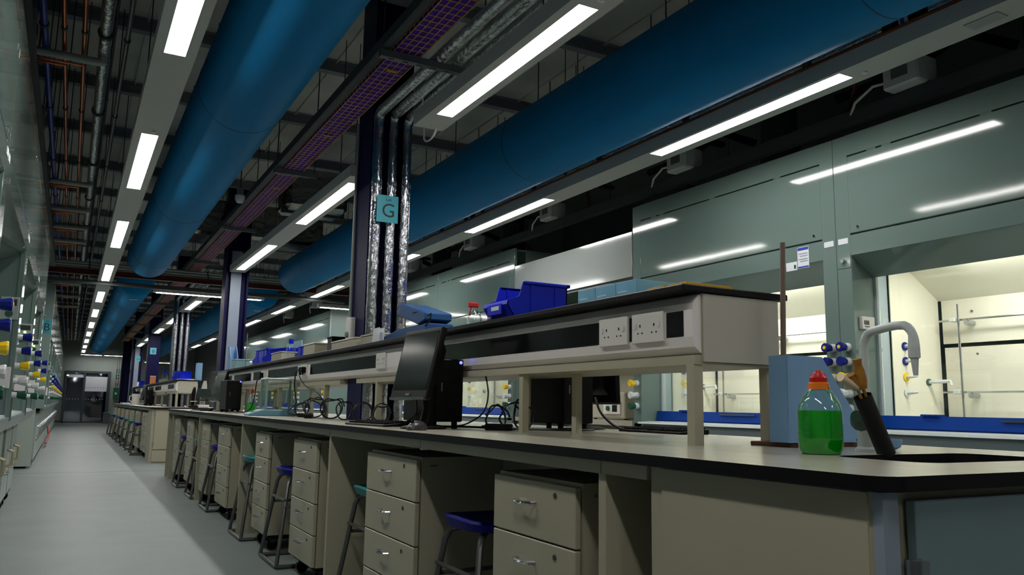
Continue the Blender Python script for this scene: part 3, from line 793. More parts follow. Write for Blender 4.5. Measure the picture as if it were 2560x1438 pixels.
# ---- blue ducts
def duct(x, ya, yb, label, caps=(False, True), text_=False):
    t = thing('fabric_duct', label, 'duct', (x, ya, 2.90))
    r = .268; L = yb-ya
    prof = []
    if caps[0]: prof += [(r*math.sin(a), .10-.10*math.cos(a)) for a in [PI/2*k/6 for k in range(7)]]
    else: prof += [(r, 0)]
    n = max(3, int(L/.9))
    for k in range(1, n):
        y = L*k/n; prof += [(r, y)]
    if caps[1]: prof += [(r*math.cos(a), L-.10+.10*math.sin(a)) for a in [PI/2*k/6 for k in range(7)]]
    else: prof += [(r, L)]
    MB().lathe(prof, (0, 0, 0), 40, 'y').build('duct_sleeve', DUCT, t, smooth=True)
    for k in range(1, int(L/2.92)+1):
        y = 2.92*k-.8
        if y < L-.3: MB().lathe([(r-.001, y-.004), (r+.0015, y-.003), (r+.0015, y+.003), (r-.001, y+.004)], (0, 0, 0), 40, 'y').build('seam_band', DUCTSEAM, t, smooth=True)
    B(-.02, .02, .1, L-.15, r-.01, r+.03).build('suspension_rail', GALVD, t)
    y = .6
    while y < L:
        MB().cyl((0, y, r+.03), (0, y, CZ+.01-2.9), .004, 5).build('hanger_rod', GALVD, t); y += 1.46
    if text_:
        B(-.06, .06, .55, .60, -r-.001, -r+.004).build('maker_label', PAPER, t)
duct(.79, -3.0, 11.8, 'big blue round fabric duct over the floor side of the sink bench')
duct(2.85, -3.0, 12.15, 'big blue round fabric duct between the sink bench and the open-station hood row')
duct(.79, 13.9, 32.6, 'blue round fabric duct past the cross aisle on the door side', (True, True), True)
duct(2.85, 14.3, 32.6, 'blue round fabric duct past the cross aisle by the hood row', (True, True), True)

# ---- cable basket with purple cables
bk = thing('cable_basket', 'purple cable run in a yellow wire basket beside the column tops', 'cable tray', (1.52, -3, 2.965))
bw_, L = .165, 33.0
B(-bw_/2+.004, bw_/2-.004, 0, L, .006, .05).build('cable_bundle', TRAYBACK, bk)
m = MB()
for k in range(5):
    x = -bw_/2+bw_*k/4
    m.box(x-.0017, x+.0017, 0, L, -.0016, .0016)
for zz in (.03, .06):
    for x in (-bw_/2, bw_/2): m.box(x-.0017, x+.0017, 0, L, zz-.0016, zz+.0016)
m.build('long_wires', MESHY, bk)
m = MB(); y = .02
while y < L:
    m.box(-bw_/2, bw_/2, y-.0017, y+.0017, -.0032, 0).box(-bw_/2-.002, -bw_/2+.001, y-.0017, y+.0017, 0, .06).box(bw_/2-.001, bw_/2+.002, y-.0017, y+.0017, 0, .06); y += .062
m.build('cross_wires', MESHY, bk)['kind'] = 'stuff'
for y in (6.05, 7.35, 8.7, 10.4):
    B(-.03, .03, y-.012, y+.012, -.007, -.003).build('yellow_tag', mat('tag_yellow', (190, 150, 20), .5), bk)
# side tray behind the basket
ct = thing('cable_tray', 'dark grey steel cable tray running beside the purple cable basket', 'cable tray', (1.385, -3, 2.97))
B(-.02, .03, 0, L, 0, .004).box(-.022, -.018, 0, L, 0, .06).box(.028, .032, 0, L, 0, .06).build('channel', GALVD, ct)
MB().tube([(-.01, 0, .02), (-.01, L, .02)], .012, 6).build('cable', CABLE, ct); MB().tube([(.012, 0, .02), (.012, L, .02)], .01, 6).build('cable', CABLE, ct)
# slotted struts carrying basket and pipes
for i, y in enumerate((-1.2, 1.45, 4.1, 6.75, 9.35, 11.9, 15.0, 17.6, 20.2, 22.8, 25.4, 28.0)):
    st_ = thing('slotted_strut', f'grey slotted strut hung crosswise under the purple cable basket, {ORD[i]} along from the sink end', 'strut', (1.36, y, 2.92))
    e = 2.03 if i < 3 else 1.72
    le = e-1.36                                   # channel with real slots through its web
    m = MB().box(0, le, -.02, -.017, 0, .04).box(0, le, .017, .02, 0, .04).box(0, le, -.017, -.006, 0, .003).box(0, le, .006, .017, 0, .003)
    x0 = 0.0
    while x0 < le:
        m.box(x0, min(x0+.05, le), -.006, .006, 0, .003); x0 += .085
    m.build('channel', GALV, st_)
    for x in (.02, e-1.36-.02): MB().cyl((x, 0, .04), (x, 0, CZ+.01-2.92), .005, 6).build('hanger_rod', GALVD, st_)

# ---- foil lagged pipes: along the hall then down the columns
def lagged(x, yc, ya, zh, zb, label, up=True):
    t = thing('lagged_pipe', label, 'pipe', (x, yc, zb))
    r = .036
    pth = [(0, 0, 0)]
    n = 26
    for k in range(1, n): pth.append((0, 0, (zh-.06-zb)*k/n))
    pth += [(0, 0, zh-zb-.06)] + [(0, -.06+.06*math.cos(a), zh-zb-.06+.06*math.sin(a)) for a in [PI/2*k/5 for k in range(1, 6)]]
    rr = [r*(1+random.uniform(-.05, .05)) for _ in pth]
    MB().tube(pth, rr, 14).build('riser', FOIL, t, smooth=True)
    L2 = (yc-.06)-ya; n = int(L2/.25)
    p2 = [(0, -.06-L2*k/n, zh-zb) for k in range(n+1)]
    MB().tube(p2, [r*(1+random.uniform(-.05, .05)) for _ in p2], 14).build('run', FOILY, t, smooth=True)
    for z in (.5, 1.05, 1.6): MB().tube([(0, 0, z-.012), (0, 0, z+.012)], r*1.09, 14).build('tape_band', FOIL, t, smooth=True)
    return t
pl = []
for k, x in enumerate((1.712, 1.815, 1.918)):
    p = lagged(x, CY[1]+.07-.13, -.3, 2.985, BT, f'foil lagged pipe bending down the G column, {["by the purple basket", "in the middle of three", "by the far flange"][k]}')
    pl.append(p)
text('print', 'ROCKTHERM', .035, INKB, pl[0], (-.012, -.0395, 1.30), (PI/2, -PI/2, 0))
text('print', 'ROCKTHERM', .04, INKB, pl[1], (.010, -.0405, .95), (PI/2, -PI/2, 0))
text('print', 'ROCKTHERM', .04, INKB, pl[1], (.010, -.0405, .62), (PI/2, -PI/2, 0))
text('print', 'ROCKTHERM', .035, INKB, pl[2], (.012, -.0400, .85), (PI/2, -PI/2, 0))
for k, x in enumerate((1.712, 1.815, 1.918)):
    lagged(x, CY[3]-.06, 13.0, 2.985, BT, f'foil lagged pipe bending down the foil-pipe column of the far bench, {["door-side", "middle", "hood-side"][k]} one')

# ---- services over the aisle beside the left hoods
def run(name, x, z, r, m, label, ya=-3, yb=33, cat='pipe', clips=True):
    t = thing(name, label, cat, (x, ya, z))
    n = 12
    MB().tube([(0, (yb-ya)*k/n, 0) for k in range(n+1)], r, 10).build('pipe_run', m, t, smooth=True)
    if clips:
        y = 2.2
        while y < yb-ya:
            c = MB().tube([(0, y-.012, 0), (0, y+.012, 0)], r*1.35, 10).build('clip', GALVD, t, smooth=True)
            MB().cyl((0, y, r), (0, y, CZ+.01-z), .004, 5).build('hanger_rod', GALVD, c)
            y += 1.46
run('blue_pipe', -.30, 3.10, .019, BLUEP, 'blue painted pipe running overhead beside two copper pipes')
run('copper_pipe', -.20, 3.10, .013, COPPER, 'copper pipe running overhead next to the blue pipe')
run('copper_pipe', -.097, 3.10, .013, COPPER, 'copper pipe running overhead next to the foil lagged main')
run('foil_main', .012, 3.12, .034, FOILY, 'foil lagged main overhead with white branches to the hoods')
run('grey_conduit', .125, 3.10, .014, TUBEST, 'grey conduit running overhead beside the aisle light strip')
run('thin_conduit', .06, 3.22, .009, GALVD, 'thin dark conduit running above the foil lagged main')
for i, y in enumerate((5.37, 8.65, 9.9, 10.95, 11.95, 14.4, 16.4, 18.4, 20.4)):
    t = thing('branch_pipe', f'white lagged branch pipe off the foil main, {ORD[i]} towards the B sign', 'pipe', (.012, y, 3.06))
    MB().tube([(0, 0, .05), (0, 0, .0), (-.02, 0, -.0), (-.46, 0, 0)], .024, 10).build('lagging', INSUL, t, smooth=True)
    MB().tube([(-.1, .03, -.03), (-.46, .03, -.03)], .008, 8).build('copper_tail', COPPER, t, smooth=True)
    MB().tube([(-.2, .055, -.04), (-.46, .055, -.04)], .008, 8).build('copper_tail', COPPER, t, smooth=True)
for i, y in enumerate((4.7, 6.3, 7.9, 10.0)):
    t = thing('damper_box', f'grey damper actuator box above the aisle hoods, {ORD[i]} towards the B sign', 'box', (-.38, y, 2.83))
    B(-.09, .07, -.10, .10, 0, .17).build('case', GALV, t, bevel=.012); MB().cyl((-.01, 0, .17), (-.01, 0, CZ+.01-2.83), .006, 6).build('hanger_rod', GALVD, t)
    B(.06, .075, -.04, .04, .04, .1).build('cover', GALVD, t)
    MB().tube([(-.02, .1, .05), (-.05, .25, -.02), (-.08, .4, .0), (-.1, .6, .1)], .007, 6).build('flex', REDB, t, smooth=True)
def trunking(name, x, z, ya, yb, label):
    t = thing(name, label, 'trunking', (x, ya, z))
    y = 0; L = yb-ya
    while y < L:
        B(-.04, .04, y+.003, min(y+3, L)-.003, 0, .075).build('length', GALVD, t); y += 3
    y = .8
    while y < L:
        MB().cyl((0, y, .075), (0, y, CZ+.01-z), .004, 5).build('hanger_rod', GALVD, t); y += 1.46
trunking('cable_trunking', XL-.03, 2.72, -3, 12, 'dark steel trunking above the aisle hoods')
trunking('cable_trunking', 4.02, 2.72, -1, 12, 'dark steel trunking above the open-station hood row')
for i, y in enumerate((2.72, 4.62, 6.55, 8.3, 10.2, 15.2, 17.4)):
    t = thing('junction_box', f'pale grey control box hung above the open-station hood row, {ORD[i]} along from the sink end', 'box', (4.0, y, 2.80))
    B(-.10, .08, -.11, .11, 0, .16).build('case', mat('box_grey', (190, 198, 198), .5), t, bevel=.012)
    MB().tube([(-.06, .11, .06), (-.06, .2, .07), (-.04, .34, .02), (0, .42, -.06)], .008, 6).build('flex', WPLAST, t, smooth=True)
    MB().cyl((0, 0, .16), (0, 0, CZ+.01-2.80), .005, 5).build('hanger_rod', GALVD, t)
    B(-.104, -.1, -.05, .05, .05, .11).build('cover', GALV, t)
    # duct spigot and damper behind the box
for i, y in enumerate((2.2, 4.1, 8.2, 10.3)):
    t = thing('hood_exhaust', f'dark exhaust spigot rising from the open-station hood row, {ORD[i]} along from the sink end', 'duct', (4.45, y, HOODTOP))
    MB().lathe([(.14, 0), (.14, .25), (.15, .26), (.15, .30), (.13, .32), (.13, 1.1)], (0, 0, 0), 20, 'z').build('spigot', GALVD, t, smooth=True)
    B(.10, .2, -.08, .08, .1, .25).build('damper_motor', GALV, t)
    MB().tube([(-.14, .1, .3), (-.3, .3, .42), (-.34, .6, .3), (-.34, 1.1, .3)], .03, 8).build('flex_duct', BLACKM, t, smooth=True)
# red and grey small service pipes above the open-station row
for i, (x, z, m, lb) in enumerate(((3.62, 2.93, REDB, 'thin red pipe'), (3.70, 3.0, GALVD, 'thin dark pipe'), (3.78, 2.97, COPPER, 'thin copper pipe'))):
    run('service_pipe', x, z, .010, m, f'{lb} running overhead beside the open-station hood row', -1, 30)
for i in range(10):
    y = 1.6+1.46*i
    t = thing('pipe_bracket', f'dark slotted bracket hung crosswise above the open-station hood row, {ORD[i]} along from the sink end', 'bracket', (3.55, y, 3.02))
    B(0, .75, -.02, .02, 0, .035).build('channel', GALVD, t)
    for x in (.05, .4, .7): MB().cyl((x, 0, .03), (x, 0, CZ+.01-3.02), .005, 5).build('hanger_rod', GALVD, t)
    MB().tube([(.45, 0, -.02), (.62, .2, -.12), (.66, .5, -.2)], .012, 6).build('branch', REDB, t, smooth=True)
# lagged pipe and copper line sitting over the right light strip
t = thing('lagged_line', 'thin foil lagged line with blue and black bands above the far light strip', 'pipe', (3.335, -3, 2.843))
n = 70
MB().tube([(0, 36*k/n, random.uniform(-.002, .002)) for k in range(n+1)], [.021*(1+random.uniform(-.07, .07)) for _ in range(n+1)], 10).build('lagging', FOILY, t, smooth=True)
for y0 in (5.15, 9.9, 15.4, 21.0):
    MB().cyl((0, y0, 0), (0, y0+.10, 0), .0235, 10).build('band_black', BLACKM, t, smooth=True)
    MB().cyl((0, y0+.10, 0), (0, y0+.15, 0), .0238, 10).build('band_white', WPLAST, t, smooth=True)
    MB().cyl((0, y0+.12, 0), (0, y0+.14, 0), .0242, 10).build('band_blue', BLUEP, t, smooth=True)
    MB().cyl((0, y0+.15, 0), (0, y0+.24, 0), .0235, 10).build('band_black', BLACKM, t, smooth=True)
y = 1.0
while y < 34:
    B(-.03, .03, y-.02, y+.02, -.045, .03).build('clip', GALVD, t); y += .97
run('copper_line', 3.30, 2.806, .010, COPPER, 'copper line running just above the far light strip', -3, 33, clips=False)
# white pipes crossing over the gap between benches
for i, z in enumerate((2.808, 2.852, 2.896, 2.94)):
    t = thing('crossing_pipe', f'white lagged pipe crossing over the aisle between benches, {["lowest", "second lowest", "second highest", "highest"][i]} of four', 'pipe', (-.5, 12.75+.05*i, z))
    MB().cyl((0, 0, 0), (3.75, 0, 0), .018, 10).build('lagging', INSUL, t, smooth=True)
    for x in (.6, 2.2, 3.6): MB().tube([(x-.01, 0, 0), (x+.01, 0, 0)], .021, 10).build('clip', GALVD, t, smooth=True)
t = tag(MB().prism([(-.04, 0), (.04, 0), (.04, .01), (.005, .01), (.005, .07), (.04, .07), (.04, .08), (-.04, .08), (-.04, .07), (-.005, .07), (-.005, .01), (-.04, .01)], -.5, 3.9, 'x').move((0, 12.55, 2.72)).build('support_beam', REDB, None), 'red-brown steel section crossing below the white pipes', 'beam')
t = tag(MB().prism([(-.03, 0), (.03, 0), (.03, .06), (-.03, .06)], -.5, 3.9, 'x').move((0, 13.05, 2.655)).build('support_beam', GALVD, None), 'dark steel section crossing behind the white pipes between benches', 'beam')
# foil-wrapped ventilation ductwork above the bench between the columns
fd = thing('ventilation_duct', 'crumpled foil wrapped duct crossing above the light strip past the G column', 'duct', (1.95, 8.4, 3.05))
B(-.1, .55, 0, .5, 0, .45).build('wrap', FOILD, fd, bevel=.04); B(-.12, .57, .2, .23, -.02, .47).build('flange', GALVD, fd)
fd = thing('ventilation_duct', 'crumpled foil wrapped duct above the blue duct end, past the second column', 'duct', (1.15, 11.4, 3.25))
B(-.25, 1.9, 0, .7, 0, .5).build('wrap', FOILD, fd, bevel=.04); B(-.3, -.26, -.02, .72, -.02, .52).build('flange', GALVD, fd)
fd = thing('ventilation_duct', 'long foil wrapped duct running above the purple basket', 'duct', (1.05, 9.0, 3.35))
B(-.05, .28, 0, 2.3, 0, .35).build('wrap', FOILD, fd, bevel=.04); B(-.07, .30, 1.1, 1.13, -.02, .37).build('flange', GALVD, fd)
for i, (x, y) in enumerate(((1.30, 8.0), (1.28, 3.2))):
    t = thing('ceiling_camera', f'white dome device hung beside the purple basket, {["before", "at"][1-i]} the {["second", "G"][i]} column', 'device', (x, y, 2.97))
    MB().lathe([(.0, -.05), (.03, -.045), (.045, -.02), (.048, .02), (.04, .03), (.0, .03)], (0, 0, 0), 14).build('dome', WPLAST, t, smooth=True)
    B(-.03, .03, -.03, .03, .03, .10).build('mount', GALV, t); MB().cyl((0, 0, .1), (0, 0, CZ+.01-2.97), .006, 6).build('hanger_rod', GALVD, t)

# ================================================================== THINGS ON THE SINK BENCH
# tap
t = thing('swan_neck_tap', 'white swan neck tap with green lever beside the sink', 'tap', (1.915, 1.49, BT))
MB().lathe([(.0, 0), (.034, 0), (.034, .008), (.026, .014), (.025, .06), (.022, .10), (.019, .13), (.015, .14), (0, .14)], (0, 0, 0), 16).build('pillar', TAPM, t, smooth=True)
nk = [(0, 0, .13), (0, 0, .20), (0, 0, .275)] + [(-.004*k/6, -.035+.035*math.cos(a), .275+.05*math.sin(a)) for k, a in enumerate([PI/2*k/6 for k in range(1, 7)])] + [(-.02, -.09, .330), (-.028, -.125, .332)] + [(-.032, -.14-.035*math.sin(a), .292+.04*math.cos(a)) for a in [PI/2*k/5 for k in range(1, 6)]] + [(-.034, -.176, .27)]
MB().tube(nk, [.0115]*(len(nk)-2)+[.013, .0145], 12).build('swan_neck', TAPM, t, smooth=True)
MB().tube([(-.034, -.176, .272), (-.034, -.176, .245), (-.034, -.176, .243), (-.034, -.177, .20)], [.0145, .0145, .010, .006], 12).build('nozzle', TAPM, t, smooth=True)
lv = MB().tube([(-.015, -.005, .075), (-.05, -.02, .085)], .009, 8).build('valve_stem', TAPM, t, smooth=True)
MB().tube([(-.045, -.018, .084), (-.085, -.035, .095)], [.03, .016], 12).build('lever_knob', KGRN, lv, smooth=True)
# detergent bottle
t = thing('detergent_bottle', 'clear squeezy bottle half full of green detergent by the sink', 'bottle', (1.668, 1.435, BT))
MB().lathe([(0, .001), (.045, .001), (.051, .01), (.053, .04), (.052, .108), (0, .108)], (0, 0, 0), 24).build('detergent', LIQ, t, smooth=True)
MB().lathe([(0, 0), (.0465, 0), (.053, .01), (.055, .04), (.054, .105), (.050, .125), (.039, .148), (.026, .162), (.022, .166), (.022, .176), (0, .177)], (0, 0, 0), 24).build('bottle_shell', CLEAR, t, smooth=True)
MB().lathe([(0, .160), (.0265, .160), (.0255, .176), (.02, .18), (0, .18)], (0, 0, 0), 20).build('collar', ORNG, t, smooth=True)
MB().lathe([(0, .18), (.0215, .18), (.0225, .19), (.018, .196), (.016, .202), (.009, .204), (.007, .210), (0, .210)], (0, 0, 0), 14).build('cap', REDC, t, smooth=True)
# magazine file and retort stand
t = thing('magazine_file', 'pale blue slant-cut magazine file leaning by the shelf end', 'file', (1.845, 1.70, BT+.014))
poly = [(0, 0), (.30, 0), (.30, .07), (.205, .185), (.15, .255), (.004, .255)]
MB().prism(poly, 0, .004).build('side', FILEB, t)
MB().prism(poly, .07, .074).build('side', FILEB, t)
B(0, .004, .004, .07, 0, .255).build('spine', FILEB, t); B(.004, .3, .004, .07, 0, .004).build('bottom', FILEB, t); B(.296, .3, .004, .07, .004, .07).build('front', FILEB, t)
t = thing('retort_stand', 'retort stand with tall brown rod and worn wooden base', 'stand', (1.93, 1.74, BT))
B(-.07, .22, -.03, .13, 0, .013).build('base', WOODB, t, bevel=.002)
MB().cyl((.012, .07, .013), (.022, .06, .635), .0085, 10).build('rod', RODM, t, smooth=True)
# brush tube with brushes
t = thing('brush_tube', 'tilted black foam tube holding brushes over the sink', 'holder', (1.85, 1.385, BT))
ax = Vector((-.075, .005, .145)).normalized()
def along(d, off=(0, 0, 0)): return tuple(ax*d + Vector(off))
MB().tube([along(.0), along(.165)], [.0225, .0225], 18, caps=False).build('sleeve', FOAM, t, smooth=True)
MB().tube([along(.001), along(.01)], [.0215, .0215], 18).build('plug', BLACKM, t)
MB().tube([along(.165), along(.02)], [.019, .019], 18, caps=False).build('lining', BLACKM, t)
for k, (off, ln, tilt, lb) in enumerate((((-.008, 0, 0), .215, (-.035, 0, .0), 'wooden-handled brush with pale ferrule sticking out of the black tube'), ((.006, -.006, 0), .255, (.012, 0, .01), 'tall bristle brush standing in the black tube'), ((.002, .008, 0), .225, (-.004, 0, 0), 'short bristle brush standing in the black tube'))):
    b_ = thing('bottle_brush', lb, 'brush', (1.85, 1.385, BT))
    p0 = Vector(along(.03, off)); p1 = Vector(along(.185, off)); p2 = Vector(along(ln, off))+Vector(tilt)*1.3
    p0 = p0
    MB().tube([p0, p1], .004, 8).build('stick', mat('brush_stick', (150, 116, 44), .5), b_, smooth=True)
    if k == 0:
        MB().tube([p1, p1.lerp(p2, .4)], [.006, .010], 10).build('ferrule', mat('ferrule_pale', (214, 196, 170), .4), b_, smooth=True)
        MB().tube([p1.lerp(p2, .4), p2], [.010, .011], 10).build('tip', mat('ferrule_pale', (214, 196, 170), .4), b_, smooth=True)
    else:
        MB().tube([p1, p1.lerp(p2, .3), p1.lerp(p2, .6), p1.lerp(p2, .8), p2], [.010, .014, .013, .010, .012], 12).build('bristles', BRISTLE, b_, smooth=True)
t = thing('blue_dish', 'small pale blue dish behind the brush tube', 'dish', (2.0, 1.52, BT))
MB().lathe([(0, 0), (.035, 0), (.055, .012), (.06, .032), (.056, .032), (.05, .014), (0, .008)], (0, 0, 0), 20).build('bowl', FILEB, t, smooth=True)
MB().cyl((0, 0, .006), (.012, 0, .05), .004, 6).build('stirrer', KGRN, t)

# computers
def monitor(loc, rz, label, w=.50, h=.31, tilt=.2, lift=.135):
    t = thing('monitor', label, 'monitor', loc, rz)
    # faces local -x
    def T(mb): return mb.rot('Y', tilt, (0, 0, lift+h/2))
    T(B(0, .028, -w/2, w/2, lift, lift+h)).build('bezel', BLACK, t, bevel=.006, seg=2)
    s_ = T(B(-.0015, .001, -w/2+.018, w/2-.018, lift+.04, lift+h-.018)).build('screen', SCREEN, t)
    T(MB().prism([(.028, lift+.04), (.07, lift+.09), (.07, lift+h-.09), (.028, lift+h-.03)], -w*.36, w*.36)).build('rear_shell', BLACK, t)
    T(B(-.006, .01, -w/2+.01, w/2-.01, lift-.006, lift+.004)).build('chin_strip', mat('chin_chrome', (120, 124, 126), .2, metal=.8), t)
    T(B(-.003, 0, -.02, .02, lift+.013, lift+.023)).build('badge', GALV, t)
    MB().tube([(.05, 0, lift+h*.45), (.075, 0, lift*.7), (.06, 0, .012)], [.03, .028, .03], 10).build('stand_neck', BLACK, t, smooth=True)
    MB().lathe([(0, 0), (.105, 0), (.105, .006), (.08, .014), (0, .016)], (.05, 0, 0), 22).build('stand_foot', BLACK, t, smooth=True)
    return t
def tower(loc, rz, label, w=.15, dpt=.4, h=.31, lit=False):
    t = thing('computer_tower', label, 'computer', loc, rz)
    # front faces local -y
    B(0, w, 0, dpt, .03, .03+h).build('case', BLACK, t, bevel=.004)
    f = B(.003, w-.003, -.014, 0, .032, .028+h).build('front_bezel', BLACK, t, bevel=.004)
    for z in (.22, .27): B(.012, w-.012, -.016, -.014, z, z+.03).build('drive_door', BLACKM, f)
    MB().cyl((w-.018, -.016, .015+h), (w-.018, -.013, .015+h), .008, 10).build('power_light', LEDB if lit else KBLUE, f)
    for k in range(6): B(.02, w-.02, -.0155, -.0138, .06+.014*k, .066+.014*k).build('vent', BLACKM, f)
    B(.03, .036, -.0162, -.0138, .17, .21).build('silver_trim', GALV, f)
    for (a, b) in ((.02, .04), (w-.02, .04), (.02, dpt-.04), (w-.02, dpt-.04)): MB().cyl((a, b, 0), (a, b, .032), .014, 10).build('foot', BLACKM, t)
    return t
monitor((1.367, 3.43, BT), .05, 'black monitor standing on the bench below the slate blue device', w=.39, h=.325, tilt=.224, lift=.13)
tower((1.475, 3.46, BT), 0, 'black computer tower with blue power light beside the near monitor', w=.145, dpt=.38, h=.29, lit=True)
monitor((1.46, 9.55, BT), .05, 'black monitor on the bench past the balance', h=.34, lift=.11)
tower((1.42, 8.75, BT), 0, 'black computer tower with blue power light past the balance', h=.30, lit=True)
monitor((2.33, 3.42, BT), PI, 'black monitor seen from behind on the hood side of the bench', lift=.13, tilt=.05, w=.46)
tower((2.02, 3.22, BT), .0, 'black computer tower on the hood side of the bench, behind the shelf legs', w=.17, h=.27)
def keyboard(loc, rz, label):
    t = thing('keyboard', label, 'keyboard', loc, rz)
    MB().prism([(-.08, 0), (.08, 0), (.08, .022), (-.08, .010)], -.22, .22).build('case', BLACK, t, bevel=.003)
    m = MB()
    for r_ in range(5):
        for k in range(14):
            x = -.064+r_*.028; z = .0125+(x+.08)*.075
            m.box(x, x+.022, -.205+k*.0292, -.205+k*.0292+.024, z-.002, z+.005)
    m.build('keys', BLACKM, t)['kind'] = 'stuff'
    return t
keyboard((1.375, 3.93, BT), .12, 'black keyboard in front of the near monitor')
keyboard((1.34, 9.8, BT), .1, 'black keyboard in front of the monitor past the balance')
keyboard((2.35, 2.90, BT), 0, 'black keyboard on the hood side of the bench')
def mouse(loc, label, rz=0):
    t = thing('mouse', label, 'mouse', loc, rz)
    vs = []; n = 16; m = MB()
    prof = [(1, 0), (1, .012), (.9, .022), (.65, .032), (.3, .037), (0, .038)]
    for (r_, z) in prof:
        for k in range(n):
            a = 2*PI*k/n; vs.append((.055*r_*math.cos(a), .034*r_*math.sin(a), z*(1-.25*math.cos(a)*-1*r_*.6)))
    fs = [(i*n+k, i*n+(k+1) % n, (i+1)*n+(k+1) % n, (i+1)*n+k) for i in range(len(prof)-1) for k in range(n)]
    m.add(vs, fs+[tuple(range(n))]).build('shell', mat('mouse_grey', (64, 62, 62), .3), t, smooth=True)
    MB().tube([(-.03, -.003, .036), (-.03, .003, .036)], .008, 10).build('wheel', BLACKM, t)
mouse((1.30, 3.22, BT), 'dark grey mouse between the near monitor and the bench edge', .5)
# balance
t = thing('analytical_balance', 'analytical balance with glass draught shield on the bench', 'balance', (1.44, 6.72, BT))
BALB = mat('balance_blue', (96, 140, 160), .4); BALW = mat('balance_white', (190, 200, 200), .4)
MB().prism([(-.19, .0), (.18, 0), (.18, .05), (-.08, .05), (-.185, .02)], -.11, .11).build('base', BALB, t, bevel=.006)
MB().prism([(-.188, .004), (-.10, .046), (-.06, .053), (-.17, .010)], -.09, .09).build('front_panel', BALW, t)
B(-.15, -.11, -.04, .04, .028, .036).build('display', mat('lcd_olive', (110, 116, 96), .3), t)
for (x, y) in ((-.06, -.10), (.17, -.10), (-.06, .10), (.17, .10)): B(x-.008, x+.008, y-.008, y+.008, .05, .29).build('shield_post', mat('shield_green', (126, 150, 140), .35), t)
B(-.07, .18, -.11, .11, .288, .302).build('shield_top', BALW, t, bevel=.004)
for y in (-.098, .098): B(-.055, .165, y-.0015, y+.0015, .052, .287).build('glass_pane', CLEAR, t)
B(-.063, -.060, -.09, .09, .052, .287).build('glass_pane', CLEAR, t)
MB().lathe([(0, .05), (.012, .05), (.012, .068), (.045, .07), (.045, .073), (0, .073)], (.055, 0, 0), 18).build('weighing_pan', STEEL, t, smooth=True)
# cables: each lead a thing of its own
def cable(name, pts, r, label, m=CABLE, cat='cable'):
    # smooth through Catmull-Rom
    P = [Vector(p) for p in pts]; out = []
    for i in range(len(P)-1):
        a, b, c, d = P[max(0, i-1)], P[i], P[i+1], P[min(len(P)-1, i+2)]
        for k in range(6):
            u = k/6
            out.append(.5*((2*b)+(c-a)*u+(2*a-5*b+4*c-d)*u*u+(3*b-a-3*c+d)*u*u*u))
    out.append(P[-1])
    return tag(MB().tube(out, r, 6).build(name, m, None, smooth=True), label, cat)
def coil(c, r, turns, tilt, seed):
    rnd = random.Random(seed); pts = []
    for k in range(int(turns*9)+1):
        a = 2*PI*k/9; rr = r*(1+rnd.uniform(-.15, .15))
        pts.append((c[0]+tilt[0]*rr*math.cos(a), c[1]+tilt[1]*rr*math.cos(a)+.02*k/9, c[2]+rr*(1+math.sin(a))*.95))
    return pts
cable('power_lead', [(1.60, 6.47, 1.265), (1.57, 6.48, 1.24), (1.57, 6.50, 1.12), (1.60, 6.55, 1.0), (1.55, 6.6, .93), (1.6, 6.45, .905), (1.66, 6.3, .92), (1.62, 6.1, .905)], .0055, 'black power lead dropping from the shelf socket behind the balance')
cable('power_lead', [(1.60, 6.40, 1.265), (1.57, 6.38, 1.22), (1.58, 6.2, 1.13), (1.60, 5.9, 1.07), (1.62, 5.75, .98), (1.6, 5.7, .91), (1.55, 5.5, .903)], .0045, 'black lead swinging from the shelf socket towards the G column')
cable('power_lead', [(1.60, 8.0, 1.265), (1.57, 8.0, 1.2), (1.56, 8.02, 1.05), (1.55, 8.1, .95), (1.5, 8.2, .905), (1.42, 8.5, .905)], .0055, 'black power lead dropping from the shelf socket past the balance')
for i, (c_, r_, tn, tl) in enumerate((((1.58, 6.25, .90), .055, 2.2, (1, .2)), ((1.57, 5.85, .90), .07, 2.6, (1, -.2)), ((1.58, 5.45, .90), .075, 2.2, (1, .1)), ((1.56, 5.1, .90), .06, 1.3, (1, .3)), ((1.55, 4.7, .90), .06, 1.5, (1, -.2)), ((1.53, 4.3, .90), .05, 2.2, (1, .2)))):
    cable('cable_loop', coil(c_, r_, tn, tl, i), .0045, f'loose black cable loop on the bench under the shelf, {ORD[i]} from the balance')
for i, (c_, r_, tn, tl) in enumerate((((1.70, 3.25, .90), .05, 1.5, (1, -.2)), ((1.76, 3.2, .90), .06, 1.3, (1, -.3)), ((1.84, 3.25, .90), .065, 1.1, (1, .2)))):
    cable('cable_loop', coil(c_, r_, tn, tl, i+20), .0045, f'loose black cable loop beside the shelf legs near the tower, {ORD[i]} one from the tower')
cable('video_lead', [(1.46, 3.45, 1.02), (1.50, 3.5, .95), (1.55, 3.6, .905), (1.62, 3.4, .905), (1.72, 3.15, .905), (1.9, 2.95, .905), (2.05, 3.0, .905)], .0055, 'black video lead trailing from the near monitor under the shelf')
cable('video_lead', [(1.44, 3.60, 1.04), (1.47, 3.66, .96), (1.45, 3.8, .905), (1.52, 4.1, .905)], .005, 'black lead hanging under the near monitor')
cable('video_lead', [(2.25, 3.28, 1.05), (2.22, 3.18, .97), (2.24, 3.05, .905), (2.3, 2.9, .905)], .006, 'black video lead hanging from the monitor seen from behind')
cable('mains_lead', [(1.66, 3.3, 1.14), (1.665, 3.28, 1.05), (1.65, 3.3, .97), (1.6, 3.36, .92), (1.6, 3.5, .905)], .0035, 'thin lead dropping from the shelf underside by the tower')
